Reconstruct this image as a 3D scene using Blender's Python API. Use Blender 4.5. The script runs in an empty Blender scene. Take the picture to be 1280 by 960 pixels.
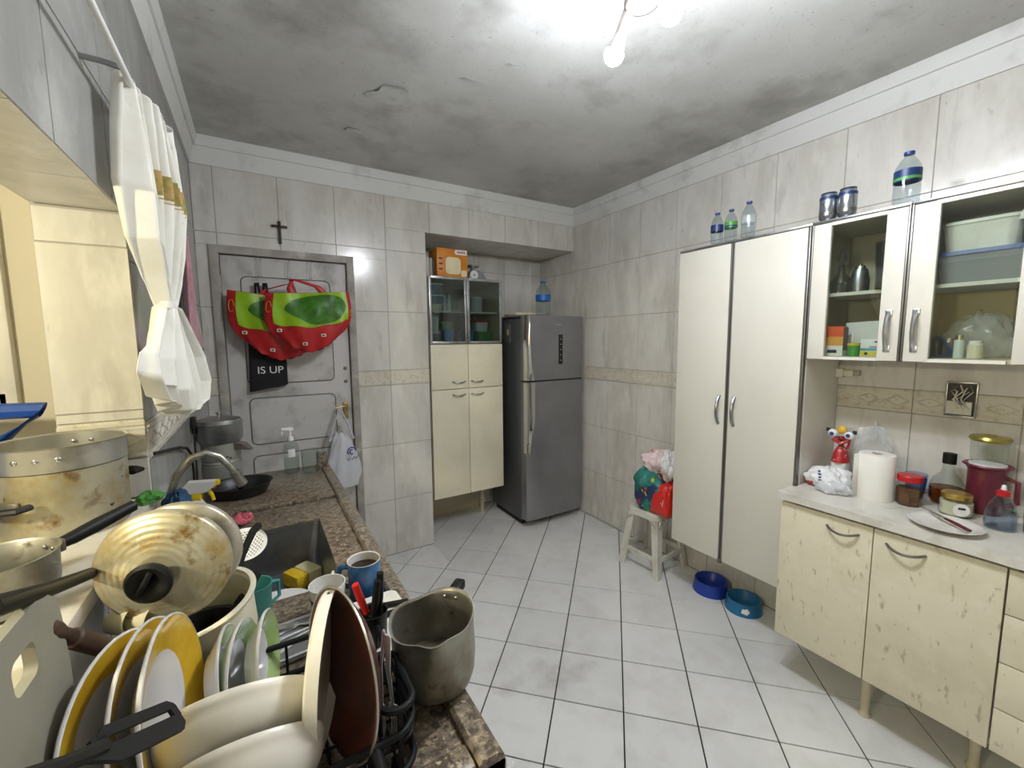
import bpy, bmesh, math, random
from mathutils import Vector, Matrix, Euler
random.seed(7)
PI = math.pi
S = bpy.context.scene
COL = S.collection

# ---------------------------------------------------------------- camera, world, light, exposure
CAM_H = 1.6
F_PX = 524.05
YAW, PITCH, ROLL = 0.5452, -0.1032, -0.0089
cam_d = bpy.data.cameras.new('camera')
cam_d.sensor_fit = 'HORIZONTAL'; cam_d.sensor_width = 36.0
cam_d.lens = F_PX / 1280.0 * 36.0
cam_d.clip_start = 0.02; cam_d.clip_end = 60
cam = bpy.data.objects.new('camera', cam_d); COL.objects.link(cam)
_f = Vector((math.sin(YAW)*math.cos(PITCH), math.cos(YAW)*math.cos(PITCH), math.sin(PITCH)))
_r = Vector((math.cos(YAW), -math.sin(YAW), 0)); _u = _r.cross(_f)
_r2 = math.cos(ROLL)*_r + math.sin(ROLL)*_u
_u2 = -math.sin(ROLL)*_r + math.cos(ROLL)*_u
cam.matrix_world = Matrix(((_r2.x, _u2.x, -_f.x, 0), (_r2.y, _u2.y, -_f.y, 0), (_r2.z, _u2.z, -_f.z, CAM_H), (0, 0, 0, 1)))
S.camera = cam
W = bpy.data.worlds.new('world'); S.world = W; W.use_nodes = True
W.node_tree.nodes['Background'].inputs[0].default_value = (.8, .85, 1, 1)
W.node_tree.nodes['Background'].inputs[1].default_value = 0.05
S.view_settings.view_transform = 'Standard'; S.view_settings.look = 'None'
S.view_settings.gamma = 1.0; S.view_settings.use_curve_mapping = False
S.view_settings.exposure = 0.80
BULB = 330.0          # emission of each led bulb of the ceiling lamp
ANNEX_BULB = 500.0    # warm bulb in the room beyond the opening

# room dimensions (metres), measured from the photograph
XL, XR, YB, YB2, YF, ZC = -0.265, 2.523, 3.053, 3.586, -1.5, 2.757
XP = 1.1147           # where the recess starts on the back wall
ZS = 2.399            # soffit of the recess
JY, JZ, SILL = 1.46, 1.932, 1.19   # opening in the left wall: jamb, head, sill
WT = 0.17

# ---------------------------------------------------------------- materials
def lin(c):
    if isinstance(c, str):
        c = [int(c[i:i+2], 16)/255 for i in (0, 2, 4)]
    return tuple(x/12.92 if x <= .04045 else ((x+.055)/1.055)**2.4 for x in c) + (1,)

MATS = {}
def mat(name, col, rough=.5, metal=0.0, layers=(), bump=None, coat=0.0, pos=False, spec=.5, sheen=0.0, trans=0.0, sub=0.0, emit=None, rand=0.0):
    m = bpy.data.materials.new(name); m.use_nodes = True; MATS[name] = m
    nt = m.node_tree; N = nt.nodes; L = nt.links
    p = N['Principled BSDF']
    p.inputs['Roughness'].default_value = rough; p.inputs['Metallic'].default_value = metal
    p.inputs['Specular IOR Level'].default_value = spec
    p.inputs['Coat Weight'].default_value = coat
    if sheen: p.inputs['Sheen Weight'].default_value = sheen
    if trans: p.inputs['Transmission Weight'].default_value = trans
    if sub:
        p.inputs['Subsurface Weight'].default_value = sub; p.inputs['Subsurface Radius'].default_value = (.02, .02, .02)
    if emit:
        p.inputs['Emission Color'].default_value = lin(emit[0]); p.inputs['Emission Strength'].default_value = emit[1]
    p.inputs['Base Color'].default_value = lin(col)
    cur = None
    if layers or bump:
        if pos:
            g = N.new('ShaderNodeNewGeometry'); src = g.outputs['Position']
        else:
            t = N.new('ShaderNodeTexCoord'); src = t.outputs['Object']
    for lay in layers:
        c2, scale, lo, hi = lay[:4]; st = lay[4] if len(lay) > 4 else (1, 1, 1); kind = lay[5] if len(lay) > 5 else 'noise'; detail = lay[6] if len(lay) > 6 else 5
        mp = N.new('ShaderNodeMapping'); mp.inputs['Scale'].default_value = st
        mp.inputs['Location'].default_value = (random.uniform(-5, 5), random.uniform(-5, 5), random.uniform(-5, 5))
        L.new(src, mp.inputs['Vector'])
        if kind == 'noise':
            n = N.new('ShaderNodeTexNoise'); n.inputs['Scale'].default_value = scale; n.inputs['Detail'].default_value = detail; n.inputs['Roughness'].default_value = .62
            out = n.outputs['Fac']
        elif kind == 'voronoi':
            n = N.new('ShaderNodeTexVoronoi'); n.inputs['Scale'].default_value = scale; out = n.outputs['Distance']
        elif kind == 'cell':
            n = N.new('ShaderNodeTexVoronoi'); n.inputs['Scale'].default_value = scale; out = n.outputs['Color']
        else:
            n = N.new('ShaderNodeTexWave'); n.inputs['Scale'].default_value = scale; n.inputs['Distortion'].default_value = 6; n.inputs['Detail'].default_value = 4; out = n.outputs['Fac']
        L.new(mp.outputs[0], n.inputs['Vector'])
        r = N.new('ShaderNodeValToRGB'); r.color_ramp.elements[0].position = lo; r.color_ramp.elements[1].position = hi
        if lo > hi:
            r.color_ramp.elements[0].position = hi; r.color_ramp.elements[1].position = lo
            r.color_ramp.elements[0].color = (1, 1, 1, 1); r.color_ramp.elements[1].color = (0, 0, 0, 1)
        L.new(out, r.inputs[0])
        mx = N.new('ShaderNodeMix'); mx.data_type = 'RGBA'
        L.new(r.outputs[0], mx.inputs[0])
        if cur is None: mx.inputs[6].default_value = lin(col)
        else: L.new(cur, mx.inputs[6])
        mx.inputs[7].default_value = lin(c2)
        cur = mx.outputs[2]
    if rand:
        oi = N.new('ShaderNodeObjectInfo'); hs = N.new('ShaderNodeHueSaturation')
        mr = N.new('ShaderNodeMapRange'); mr.inputs[3].default_value = 1-rand; mr.inputs[4].default_value = 1+rand
        L.new(oi.outputs['Random'], mr.inputs[0]); L.new(mr.outputs[0], hs.inputs['Value'])
        if cur is None: hs.inputs['Color'].default_value = lin(col)
        else: L.new(cur, hs.inputs['Color'])
        cur = hs.outputs[0]
    if cur is not None: L.new(cur, p.inputs['Base Color'])
    if bump:
        n = N.new('ShaderNodeTexNoise'); n.inputs['Scale'].default_value = bump[0]; n.inputs['Detail'].default_value = 4
        mp = N.new('ShaderNodeMapping'); mp.inputs['Scale'].default_value = bump[2] if len(bump) > 2 else (1, 1, 1)
        L.new(src, mp.inputs[0]); L.new(mp.outputs[0], n.inputs['Vector'])
        b = N.new('ShaderNodeBump'); b.inputs['Strength'].default_value = bump[1]; b.inputs['Distance'].default_value = .01
        L.new(n.outputs['Fac'], b.inputs['Height']); L.new(b.outputs[0], p.inputs['Normal'])
    return m

def glassy(name, tint='ffffff', fac=1.0, rough=.03, ior=1.45):
    """thin clear glass or film: see-through tint plus a fresnel gloss"""
    m = bpy.data.materials.new(name); m.use_nodes = True; MATS[name] = m
    nt = m.node_tree; N = nt.nodes; L = nt.links; N.remove(N['Principled BSDF'])
    t = N.new('ShaderNodeBsdfTransparent'); t.inputs[0].default_value = lin(tint)
    g = N.new('ShaderNodeBsdfGlossy'); g.inputs['Roughness'].default_value = rough
    lw = N.new('ShaderNodeLayerWeight'); lw.inputs[0].default_value = .5
    pw = N.new('ShaderNodeMath'); pw.operation = 'POWER'; pw.inputs[1].default_value = 3.5; L.new(lw.outputs['Facing'], pw.inputs[0])
    mu = N.new('ShaderNodeMath'); mu.operation = 'MULTIPLY_ADD'; mu.inputs[1].default_value = .55*fac; mu.inputs[2].default_value = .045*fac; L.new(pw.outputs[0], mu.inputs[0])
    mx = N.new('ShaderNodeMixShader'); L.new(mu.outputs[0], mx.inputs[0]); L.new(t.outputs[0], mx.inputs[1]); L.new(g.outputs[0], mx.inputs[2])
    L.new(mx.outputs[0], N['Material Output'].inputs[0]); return m

def film(name, col, opacity, rough=.3):
    """semi clear plastic: diffuse plastic mixed with clear"""
    m = bpy.data.materials.new(name); m.use_nodes = True; MATS[name] = m
    nt = m.node_tree; N = nt.nodes; L = nt.links
    p = N['Principled BSDF']; p.inputs['Base Color'].default_value = lin(col); p.inputs['Roughness'].default_value = rough
    t = N.new('ShaderNodeBsdfTransparent'); mx = N.new('ShaderNodeMixShader'); mx.inputs[0].default_value = opacity
    L.new(t.outputs[0], mx.inputs[1]); L.new(p.outputs[0], mx.inputs[2]); L.new(mx.outputs[0], N['Material Output'].inputs[0]); return m

def emis(name, col, strength):
    m = bpy.data.materials.new(name); m.use_nodes = True; MATS[name] = m
    nt = m.node_tree; N = nt.nodes; N.remove(N['Principled BSDF'])
    e = N.new('ShaderNodeEmission'); e.inputs[0].default_value = lin(col); e.inputs[1].default_value = strength
    nt.links.new(e.outputs[0], N['Material Output'].inputs[0]); return m

# setting
mat('wall_tile', 'd9d6cf', .17, layers=[('c7c3ba', 3.4, .40, .66, (1.7, 1.7, .6)), ('dedbd3', 8, .52, .72, (1.5, 1.5, .6)), ('b5b0a6', 6, .58, .80, (2.2, 2.2, .5)), ('a8a399', 22, .66, .80, (1.5, 1.5, .7))], pos=True, rand=.02, bump=(3, .05))
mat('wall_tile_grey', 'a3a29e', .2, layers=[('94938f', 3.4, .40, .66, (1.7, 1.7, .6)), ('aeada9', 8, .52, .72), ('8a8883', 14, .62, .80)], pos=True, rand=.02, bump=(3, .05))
mat('listello', 'd6d0c2', .3, layers=[('bdb4a2', 40, .5, .7)], pos=True)
mat('grout', 'aea9a0', .9)
mat('floor_tile', 'e6e6e5', .22, layers=[('d8d7d4', 6, .45, .75), ('b0aba2', 2.2, .64, .85), ('7a746b', 60, .74, .80)], pos=True, rand=.04, bump=(5, .03))
mat('floor_grout', '2b2724', .95)
mat('ceiling_paint', 'cfd0cd', .85, layers=[('babab6', 1.3, .40, .70), ('9b9a95', 2.6, .50, .76), ('8a8882', 45, .60, .80, (1, 1, 1), 'noise', 8), ('6a6761', 120, .64, .78, (1, 1, 1), 'noise', 3)], pos=True, bump=(9, .2))
mat('ceiling_flake', 'cfd0cd', .85, layers=[('b5b5b0', 14, .5, .7)])
mat('crown', 'd9d9d5', .55, layers=[('b4b3ac', 6, .55, .8)], pos=True)
mat('sill_white', 'd8d2c4', .3, layers=[('b7ad98', 5, .5, .8)], pos=True)
mat('plaster', 'd2cbb8', .7)
mat('granite', '7d705f', .30, layers=[('4f463b', 55, .44, .58), ('a39379', 70, .52, .64), ('3a332c', 95, .57, .67), ('bdb092', 120, .60, .70)], pos=True, coat=.2)
mat('granite_front', '5c5145', .4, layers=[('37302a', 50, .45, .6)], pos=True)
# door
mat('door_paint', 'c9c6c2', .45, layers=[('97938d', 5, .5, .72), ('6d6963', 9, .66, .8), ('807b74', 30, .68, .78)], bump=(30, .05))
mat('door_frame', 'aaa49c', .55, layers=[('8a857d', 6, .42, .66), ('d2cec8', 10, .6, .75)], pos=True)
mat('groove', '6f6a63', .8)
# cabinets
mat('cream_door', 'e6dfc6', .42, layers=[('d9d1b4', 3, .5, .8), ('8c8064', 30, .74, .80, (1.2, 1.2, .5)), ('d3caab', 18, .6, .8)], rand=.02)
mat('cream_dirty', 'dfd8c0', .45, layers=[('d0c8ac', 4, .45, .75), ('e4dec9', 12, .55, .75), ('b3a98e', 22, .60, .68, (1, 1.6, .6)), ('857b66', 34, .67, .72, (1, 1.8, .7))], rand=.02)
mat('white_door', 'd9d6cb', .35, layers=[('d3cfc2', 3, .5, .8), ('b5ad98', 40, .74, .82)])
mat('cab_inner', 'c8bfa6', .6)
mat('worktop', 'd9d6cd', .32, layers=[('b9b4a6', 9, .5, .75), ('8d8678', 45, .70, .8)], pos=True)
mat('alu', 'b4b4b4', .32, .9, layers=[('8f8f8f', 14, .4, .7)])
mat('alu_dark', '7f7d7a', .38, .85)
mat('shadow_grey', '3f3a34', .8)
# metals and kitchenware
mat('steel', 'd0d2d4', .28, 1.0)
mat('cutlery', 'd9dadb', .3, .6)
mat('steel_brushed', '9a9b9c', .34, 1.0, layers=[('84868a', 20, .4, .7)])
mat('fridge', '97969a', .36, .65, layers=[('88878a', 3, .4, .7)], bump=(400, .01, (1, 1, .02)))
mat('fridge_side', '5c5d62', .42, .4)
mat('chrome', 'd2d3d4', .15, 1.0)
mat('brass', 'a3905f', .35, .9, layers=[('6e6248', 25, .5, .7)])
mat('faucet', 'b2b1aa', .3, .9, layers=[('7c775f', 25, .5, .7)])
mat('burnt_alu', 'aba68f', .42, .55, layers=[('bdb8a2', 6, .45, .65), ('a08a52', 9, .48, .68), ('74552b', 18, .56, .70), ('4a3620', 40, .66, .72)], bump=(60, .06))
mat('lid_alu', 'bcb59a', .36, .5, layers=[('cfcab6', 9, .42, .62), ('aa9050', 12, .48, .66), ('86682f', 22, .58, .70), ('4b3a20', 60, .68, .74)], bump=(40, .08))
mat('lid_pale', 'cfcabc', .4, .7, layers=[('a99f84', 9, .5, .68), ('4f473a', 32, .70, .76)], bump=(50, .05))
mat('alu_dull', 'a8a69c', .42, .85, layers=[('7f7a6a', 8, .45, .68), ('4f4a3e', 22, .64, .76)], bump=(40, .08))
mat('alu_inner', 'c3c2bb', .35, .85, layers=[('989383', 10, .5, .7)])
mat('nonstick', '4a2c26', .35, layers=[('74392b', 7, .42, .62), ('33211f', 9, .55, .75), ('8a7560', 45, .74, .8)], coat=.2)
mat('black_pan', '171717', .38, layers=[('262524', 12, .5, .7)])
mat('bakelite', '121212', .5, spec=.3)
mat('black_plastic', '19191a', .5, spec=.35)
mat('rack_black', '131415', .6, spec=.25)
mat('wood_brown', '4b3629', .55, layers=[('33241b', 14, .45, .7, (1, 1, 4))])
mat('white_ceramic', 'e4e2dc', .15, layers=[('d2cfc4', 6, .5, .8)], coat=.4)
mat('cream_ceramic', 'e4e0d4', .25, layers=[('cbc4ae', 5, .5, .75)], coat=.2)
mat('white_plastic', 'dedcd4', .4, layers=[('c7c2b3', 7, .5, .75)])
mat('cream_plastic', 'ddd7bd', .4, layers=[('c4bb97', 8, .5, .75)])
mat('board_plastic', '8f8c7d', .5, layers=[('7c796a', 5, .5, .75), ('6b6757', 40, .7, .8, (1, 4, 1))])
mat('yellow_glaze', 'dcb52c', .2, coat=.5, layers=[('c89a1c', 8, .5, .75)])
mat('green_glaze', 'a9c37e', .2, coat=.5, layers=[('8fae66', 9, .5, .7), ('cfd9b4', 30, .6, .7)])
mat('plate_white', 'dad9d8', .15, coat=.5)
mat('teal_plastic', '4b9a92', .35)
mat('mug_blue', '2a6aa8', .2, coat=.4, layers=[('1d4f86', 8, .45, .7)])
mat('coffee', '241109', .1)
mat('coffee_powder', '6b4526', .8, layers=[('54341b', 60, .45, .6)])
mat('sponge_yellow', 'd8b41f', .9, bump=(120, .4))
mat('sponge_cream', 'd9cf9f', .9, bump=(120, .4))
mat('pink_cloth', 'c9626f', .9, bump=(80, .4))
mat('green_cloth', '4c8a3a', .9, bump=(80, .4))
mat('blue_cloth', '2a4d6e', .9, bump=(60, .4), layers=[('1d3550', 15, .45, .65)])
mat('curtain', 'e6e4da', .85, layers=[('d6d2c2', 5, .5, .75), ('b5a275', 16, .73, .80)], sheen=.3)
mat('embroidery', 'b79a63', .9, layers=[('8c8a3f', 40, .45, .6), ('c08b6a', 25, .55, .7)])
mat('towel', 'bf8b93', .95, layers=[('a9747d', 20, .4, .7)], bump=(150, .5), sheen=.5)
mat('red_bag', 'b51d22', .4, layers=[('8f1216', 8, .5, .75)], bump=(14, .12))
mat('lime_bag', '8fbb14', .4, layers=[('78a30f', 10, .5, .75)], bump=(14, .12))
mat('leaf_bag', '3e7a16', .45, layers=[('2f5c12', 22, .42, .62), ('5d9428', 45, .6, .72)])
mat('print_cream', 'e4d9c4', .5)
mat('print_gold', 'd59a3a', .5)
mat('tote_black', '101013', .8)
mat('ink_white', 'e3e3e3', .7)
mat('ink_blue', '2b3a86', .6)
mat('ink_dark', '24252a', .6)
mat('cross_wood', '2f2119', .5)
mat('blue_chair', '1e4fa8', .35)
mat('pet_blue', '1f3fa6', .35)
mat('pet_teal', '1f6fa0', .35)
mat('stool', 'd3d1c8', .4, layers=[('b9b5a6', 8, .5, .75)])
mat('bag_red', 'd02a22', .4, bump=(18, .2))
mat('bag_print', '23345f', .5, layers=[('1f7f72', 9, .52, .60, (1, 1, 1), 'noise', 2), ('b93a32', 11, .60, .66, (1, 1, 1), 'noise', 2), ('d8c437', 17, .66, .70, (1, 1, 1), 'noise', 1), ('1b1d2c', 21, .60, .66)])
mat('bag_teal', '2c7f74', .5, layers=[('1d5a66', 12, .5, .6)])
mat('bag_pink', 'e6cfd0', .5, layers=[('c76a70', 10, .62, .68)], bump=(25, .3))
mat('bag_white', 'e6e6e8', .4, bump=(25, .3), layers=[('cfd0d6', 10, .5, .7)])
film('bag_film', 'e9ecf2', .62); film('bag_clear', 'dfe6ea', .22, .15)
film('frost', 'd9dde0', .35, .2)
glassy('glass', 'f2f6f4', 1.0, .02); glassy('pane', 'f0f4f0', 1.2, .015); glassy('pane_dark', 'd3dad8', 1.0, .03)
glassy('pet_clear', 'e8f0f2', 1.3, .06); glassy('amber_liquid', 'c98a2a', .8, .05); glassy('water_blue', 'e6ebf6', 1.0, .06); glassy('smoke_glass', 'd9dddb', 2.2, .03)
mat('cap_blue', '1c3f8f', .35); mat('label_blue', '1d5fae', .4); mat('label_navy', '1b3566', .4); mat('label_green', '4f9a3f', .4)
mat('label_white', 'e8e8e6', .45)
mat('can_silver', 'a7adb5', .25, .9, layers=[('7f8893', 16, .5, .65)])
mat('can_dark', '2d3c5c', .35, .4)
mat('orange_box', 'd98a1e', .45, layers=[('b9631a', 4, .48, .66), ('e9b34a', 6, .6, .75)])
mat('box_cream', 'e8dcb0', .5, layers=[('cfd0b4', 12, .5, .7)])
mat('box_red', 'a83222', .5); mat('box_orange', 'e0561b', .45); mat('box_amber', 'e3a044', .45); mat('box_brown', '5c2b20', .5)
mat('box_yellow', 'd8c62a', .5); mat('box_teal', '4f9fb0', .5); mat('box_lilac', 'a99fc0', .5)
mat('book_grey', 'a9a79c', .7); mat('book_pale', 'c4c2b6', .7); mat('book_dark', '4b463f', .7)
mat('scale_grey', '8b8f92', .4, .3); mat('blue_box', '3f88c8', .4); mat('green_box', '4f8f55', .4); mat('lime_box', '9dba7a', .4); mat('pale_box', 'c9d2cf', .4); mat('clear_grey', '7f8a94', .35)
mat('storage_lid', '2f4a8c', .4); mat('brown_jar', '6d3b2a', .4)
mat('spray_white', 'd9d9d2', .4); mat('spray_yellow', 'e2c319', .4); mat('orange_dot', 'd6521e', .4)
mat('gold_lid', 'b79a4c', .3, .8); mat('green_gold', 'a19348', .3, .7); mat('red_lid', 'b81822', .35); mat('maroon', '6b2838', .4)
mat('towel_paper', 'eae8e2', .9, bump=(70, .15)); mat('cardboard', '8a6b4a', .8)
mat('gift_red', 'b3242c', .35, layers=[('e3d6d2', 60, .58, .64)]); mat('gift_yellow', 'e1b63a', .5)
mat('socket_white', 'd6d4c8', .4); mat('socket_dark', '4a463e', .6); mat('wire_pale', 'd0c9b6', .5)
mat('knife_maroon', '5a1620', .4); mat('red_plastic', 'c32a22', .35)
mat('cord', '121212', .5); mat('lamp_metal', 'b8b0aa', .4, .4); mat('lamp_dark', '6f655f', .5)
mat('screen_black', '121314', .15); mat('sticker', 'c9c98a', .5)
mat('canister', '9d9f9e', .33, .8, layers=[('7d7f7c', 8, .5, .7)]); mat('canister_body', 'a5a59c', .4, .5, layers=[('86867c', 9, .5, .7)])
emis('bulb_cool', 'f3f7ff', BULB); emis('bulb_warm', 'fbf2d0', ANNEX_BULB)

# ---------------------------------------------------------------- geometry helpers
def bas(n, up=(0, 0, 1), loc=(0, 0, 0)):
    """matrix whose local z looks along n (local y as near to up as possible)"""
    n = Vector(n).normalized(); up = Vector(up)
    x = up.cross(n)
    if x.length < 1e-4: x = Vector((0, 1, 0)).cross(n)
    x.normalize(); y = n.cross(x)
    return Matrix(((x.x, y.x, n.x, loc[0]), (x.y, y.y, n.y, loc[1]), (x.z, y.z, n.z, loc[2]), (0, 0, 0, 1)))
def mv(x, y, z): return Matrix.Translation((x, y, z))
def rz(a): return Matrix.Rotation(a, 4, 'Z')
def rx(a): return Matrix.Rotation(a, 4, 'X')
def ry(a): return Matrix.Rotation(a, 4, 'Y')

class MB:
    def __init__(s): s.v = []; s.f = []
    def add(s, vs, fs, M=None):
        o = len(s.v)
        s.v += [tuple(M @ Vector(p)) if M is not None else tuple(p) for p in vs]
        s.f += [tuple(i+o for i in f) for f in fs]; return s
    def box(s, c, d, bev=0.0, M=None):
        x, y, z = d[0]/2, d[1]/2, d[2]/2; cx, cy, cz = c
        if bev <= 0:
            vs = [(cx+a*x, cy+b*y, cz+e*z) for e in (-1, 1) for a, b in ((-1, -1), (1, -1), (1, 1), (-1, 1))]
            return s.add(vs, [(3, 2, 1, 0), (4, 5, 6, 7), (0, 1, 5, 4), (1, 2, 6, 5), (2, 3, 7, 6), (3, 0, 4, 7)], M)
        bev = min(bev, x*.98, y*.98, z*.98)
        bm = bmesh.new(); bmesh.ops.create_cube(bm, size=1)
        for w in bm.verts: w.co = Vector((cx+w.co.x*d[0], cy+w.co.y*d[1], cz+w.co.z*d[2]))
        bmesh.ops.bevel(bm, geom=bm.edges[:], offset=bev, segments=2, profile=.5, affect='EDGES')
        bm.verts.index_update()
        s.add([w.co[:] for w in bm.verts], [[w.index for w in f.verts] for f in bm.faces], M); bm.free(); return s
    def lathe(s, prof, n=32, M=None, sx=1.0, sy=1.0):
        vs = []; idx = []
        for r, z in prof:
            if r < 1e-6: idx.append([len(vs)]); vs.append((0, 0, z))
            else:
                idx.append(list(range(len(vs), len(vs)+n)))
                vs += [(r*math.cos(2*PI*k/n)*sx, r*math.sin(2*PI*k/n)*sy, z) for k in range(n)]
        fs = []
        for a, b in zip(idx, idx[1:]):
            for k in range(n):
                k2 = (k+1) % n
                if len(a) == 1 and len(b) == 1: continue
                if len(a) == 1: fs.append((a[0], b[k2], b[k]))
                elif len(b) == 1: fs.append((a[k], a[k2], b[0]))
                else: fs.append((a[k], a[k2], b[k2], b[k]))
        return s.add(vs, fs, M)
    def tube(s, pts, r, n=8, M=None, closed=False, flat=1.0):
        pts = [Vector(p) for p in pts]; m = len(pts); vs = []; fs = []
        rr = r if isinstance(r, (list, tuple)) else [r]*m
        prev = None
        for i, p in enumerate(pts):
            if closed: t = pts[(i+1) % m]-pts[i-1]
            else: t = pts[min(i+1, m-1)]-pts[max(i-1, 0)]
            t.normalize()
            if prev is None:
                a = Vector((0, 0, 1)) if abs(t.z) < .9 else Vector((1, 0, 0))
                u = (a-t*a.dot(t)).normalized()
            else:
                u = prev-t*prev.dot(t)
                u = u.normalized() if u.length > 1e-6 else Vector((1, 0, 0))
            prev = u; w = t.cross(u)
            vs += [tuple(p+rr[i]*(math.cos(2*PI*k/n)*u*flat+math.sin(2*PI*k/n)*w)) for k in range(n)]
        seg = m if closed else m-1
        for i in range(seg):
            j = (i+1) % m
            fs += [(i*n+k, i*n+(k+1) % n, j*n+(k+1) % n, j*n+k) for k in range(n)]
        if not closed: fs += [tuple(range(n))[::-1], tuple((m-1)*n+k for k in range(n))]
        return s.add(vs, fs, M)
    def prism(s, poly, z0, z1, M=None, inset=0.0):
        n = len(poly); cx = sum(p[0] for p in poly)/n; cy = sum(p[1] for p in poly)/n
        ar = sum(poly[i][0]*poly[(i+1) % n][1]-poly[(i+1) % n][0]*poly[i][1] for i in range(n))
        if ar < 0: poly = poly[::-1]
        top = poly
        if inset:
            top = []
            for x, y in poly:
                d = math.hypot(x-cx, y-cy) or 1; k = 1-min(.5, inset*1.4/d); top.append((cx+(x-cx)*k, cy+(y-cy)*k))
        vs = [(x, y, z0) for x, y in poly]+[(x, y, z1) for x, y in top]
        fs = [tuple(range(n))[::-1], tuple(range(n, 2*n))]+[(i, (i+1) % n, n+(i+1) % n, n+i) for i in range(n)]
        return s.add(vs, fs, M)
    def grid(s, fn, nu, nv, M=None, wrap=False):
        vs = [fn(i/nu, j/nv) for j in range(nv+1) for i in range(nu if wrap else nu+1)]
        w = nu if wrap else nu+1; fs = []
        for j in range(nv):
            for i in range(nu):
                a = j*w+i; b = j*w+(i+1) % w; fs.append((a, b, b+w, a+w))
        return s.add(vs, fs, M)
    def sphere(s, c, r, M=None, n=16, sc=(1, 1, 1)):
        T = mv(*c) @ Matrix.Diagonal((*sc, 1))
        return s.lathe([(r*math.sin(PI*k/8), -r*math.cos(PI*k/8)) for k in range(9)], n, (M @ T) if M is not None else T)
    def mesh(s, name, m, sharp=38):
        me = bpy.data.meshes.new(name); me.from_pydata(s.v, [], s.f); me.update()
        me.materials.append(MATS[m])
        bm = bmesh.new(); bm.from_mesh(me); bmesh.ops.recalc_face_normals(bm, faces=bm.faces); bm.to_mesh(me); bm.free()
        me.polygons.foreach_set('use_smooth', [True]*len(me.polygons))
        me.set_sharp_from_angle(angle=math.radians(sharp))
        return me
    def build(s, name, m, parent=None, sharp=38, solid=0.0, sub=0):
        o = bpy.data.objects.new(name, s.mesh(name, m, sharp)); COL.objects.link(o)
        if parent is not None: o.parent = parent
        if sub: k = o.modifiers.new('s', 'SUBSURF'); k.levels = sub; k.render_levels = sub
        if solid: k = o.modifiers.new('t', 'SOLIDIFY'); k.thickness = solid; k.offset = 0
        return o

def tag(o, label, cat, group=None):
    o['label'] = label; o['category'] = cat
    if group: o['group'] = group
    return o
def T(name, label, cat, loc=(0, 0, 0), M=None, group=None, yaw=0.0):
    o = bpy.data.objects.new(name, None); COL.objects.link(o); o.empty_display_size = .05
    if M is not None: o.matrix_world = M
    else: o.location = loc; o.rotation_euler = (0, 0, yaw)
    return tag(o, label, cat, group)
def struct(name, mb, m, parent=None):
    o = mb.build(name, m, parent)
    if parent is None: o['kind'] = 'structure'
    return o
def copy_tree(o, parent=None, keep=True):
    c = o.copy(); COL.objects.link(c); c.parent = parent
    for ch in [k for k in bpy.data.objects if k.parent == o]: copy_tree(ch, c)
    return c
def solo(mb, name, m, label, cat, loc=(0, 0, 0), M=None, group=None, **k):
    o = mb.build(name, m, None, **k)
    if M is not None: o.matrix_world = M
    else: o.location = loc
    return tag(o, label, cat, group)
def text(parent, name, body, size, m, M, depth=.0006, sx=1.0):
    c = bpy.data.curves.new(name, 'FONT'); c.body = body; c.size = size; c.extrude = depth; c.align_x = 'CENTER'; c.align_y = 'CENTER'
    t = bpy.data.objects.new(name, c); COL.objects.link(t)
    dg = bpy.context.evaluated_depsgraph_get(); me = bpy.data.meshes.new_from_object(t.evaluated_get(dg))
    bpy.data.objects.remove(t); bpy.data.curves.remove(c)
    me.materials.clear(); me.materials.append(MATS[m])
    o = bpy.data.objects.new(name, me); COL.objects.link(o); o.parent = parent; o.matrix_local = M @ Matrix.Diagonal((sx, 1, 1, 1)); return o
def arc(c, r, a0, a1, n=8): return [(c[0]+r*math.cos(a0+(a1-a0)*k/n), c[1]+r*math.sin(a0+(a1-a0)*k/n)) for k in range(n+1)]
def rrect(w, h, r, n=5, cx=0, cy=0):
    w2, h2 = w/2, h/2; p = []
    for sx, sy, a in ((1, 1, 0), (-1, 1, PI/2), (-1, -1, PI), (1, -1, 3*PI/2)):
        p += arc((cx+sx*(w2-r), cy+sy*(h2-r)), r, a, a+PI/2, n)
    return p

# ---------------------------------------------------------------- the setting
def clip(poly, x0, x1, y0, y1):
    def cut(p, f, g):
        out = []
        for i in range(len(p)):
            a, b = p[i-1], p[i]; fa, fb = f(a), f(b)
            if (fa >= 0) != (fb >= 0):
                t = fa/(fa-fb); out.append((a[0]+t*(b[0]-a[0]), a[1]+t*(b[1]-a[1])))
            if fb >= 0: out.append(b)
        return out
    for f in (lambda q: q[0]-x0, lambda q: x1-q[0], lambda q: q[1]-y0, lambda q: y1-q[1]):
        poly = cut(poly, f, None)
        if len(poly) < 3: return None
    ar = abs(sum(poly[i-1][0]*poly[i][1]-poly[i][0]*poly[i-1][1] for i in range(len(poly))))/2
    return poly if ar > 4e-4 else None

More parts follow.
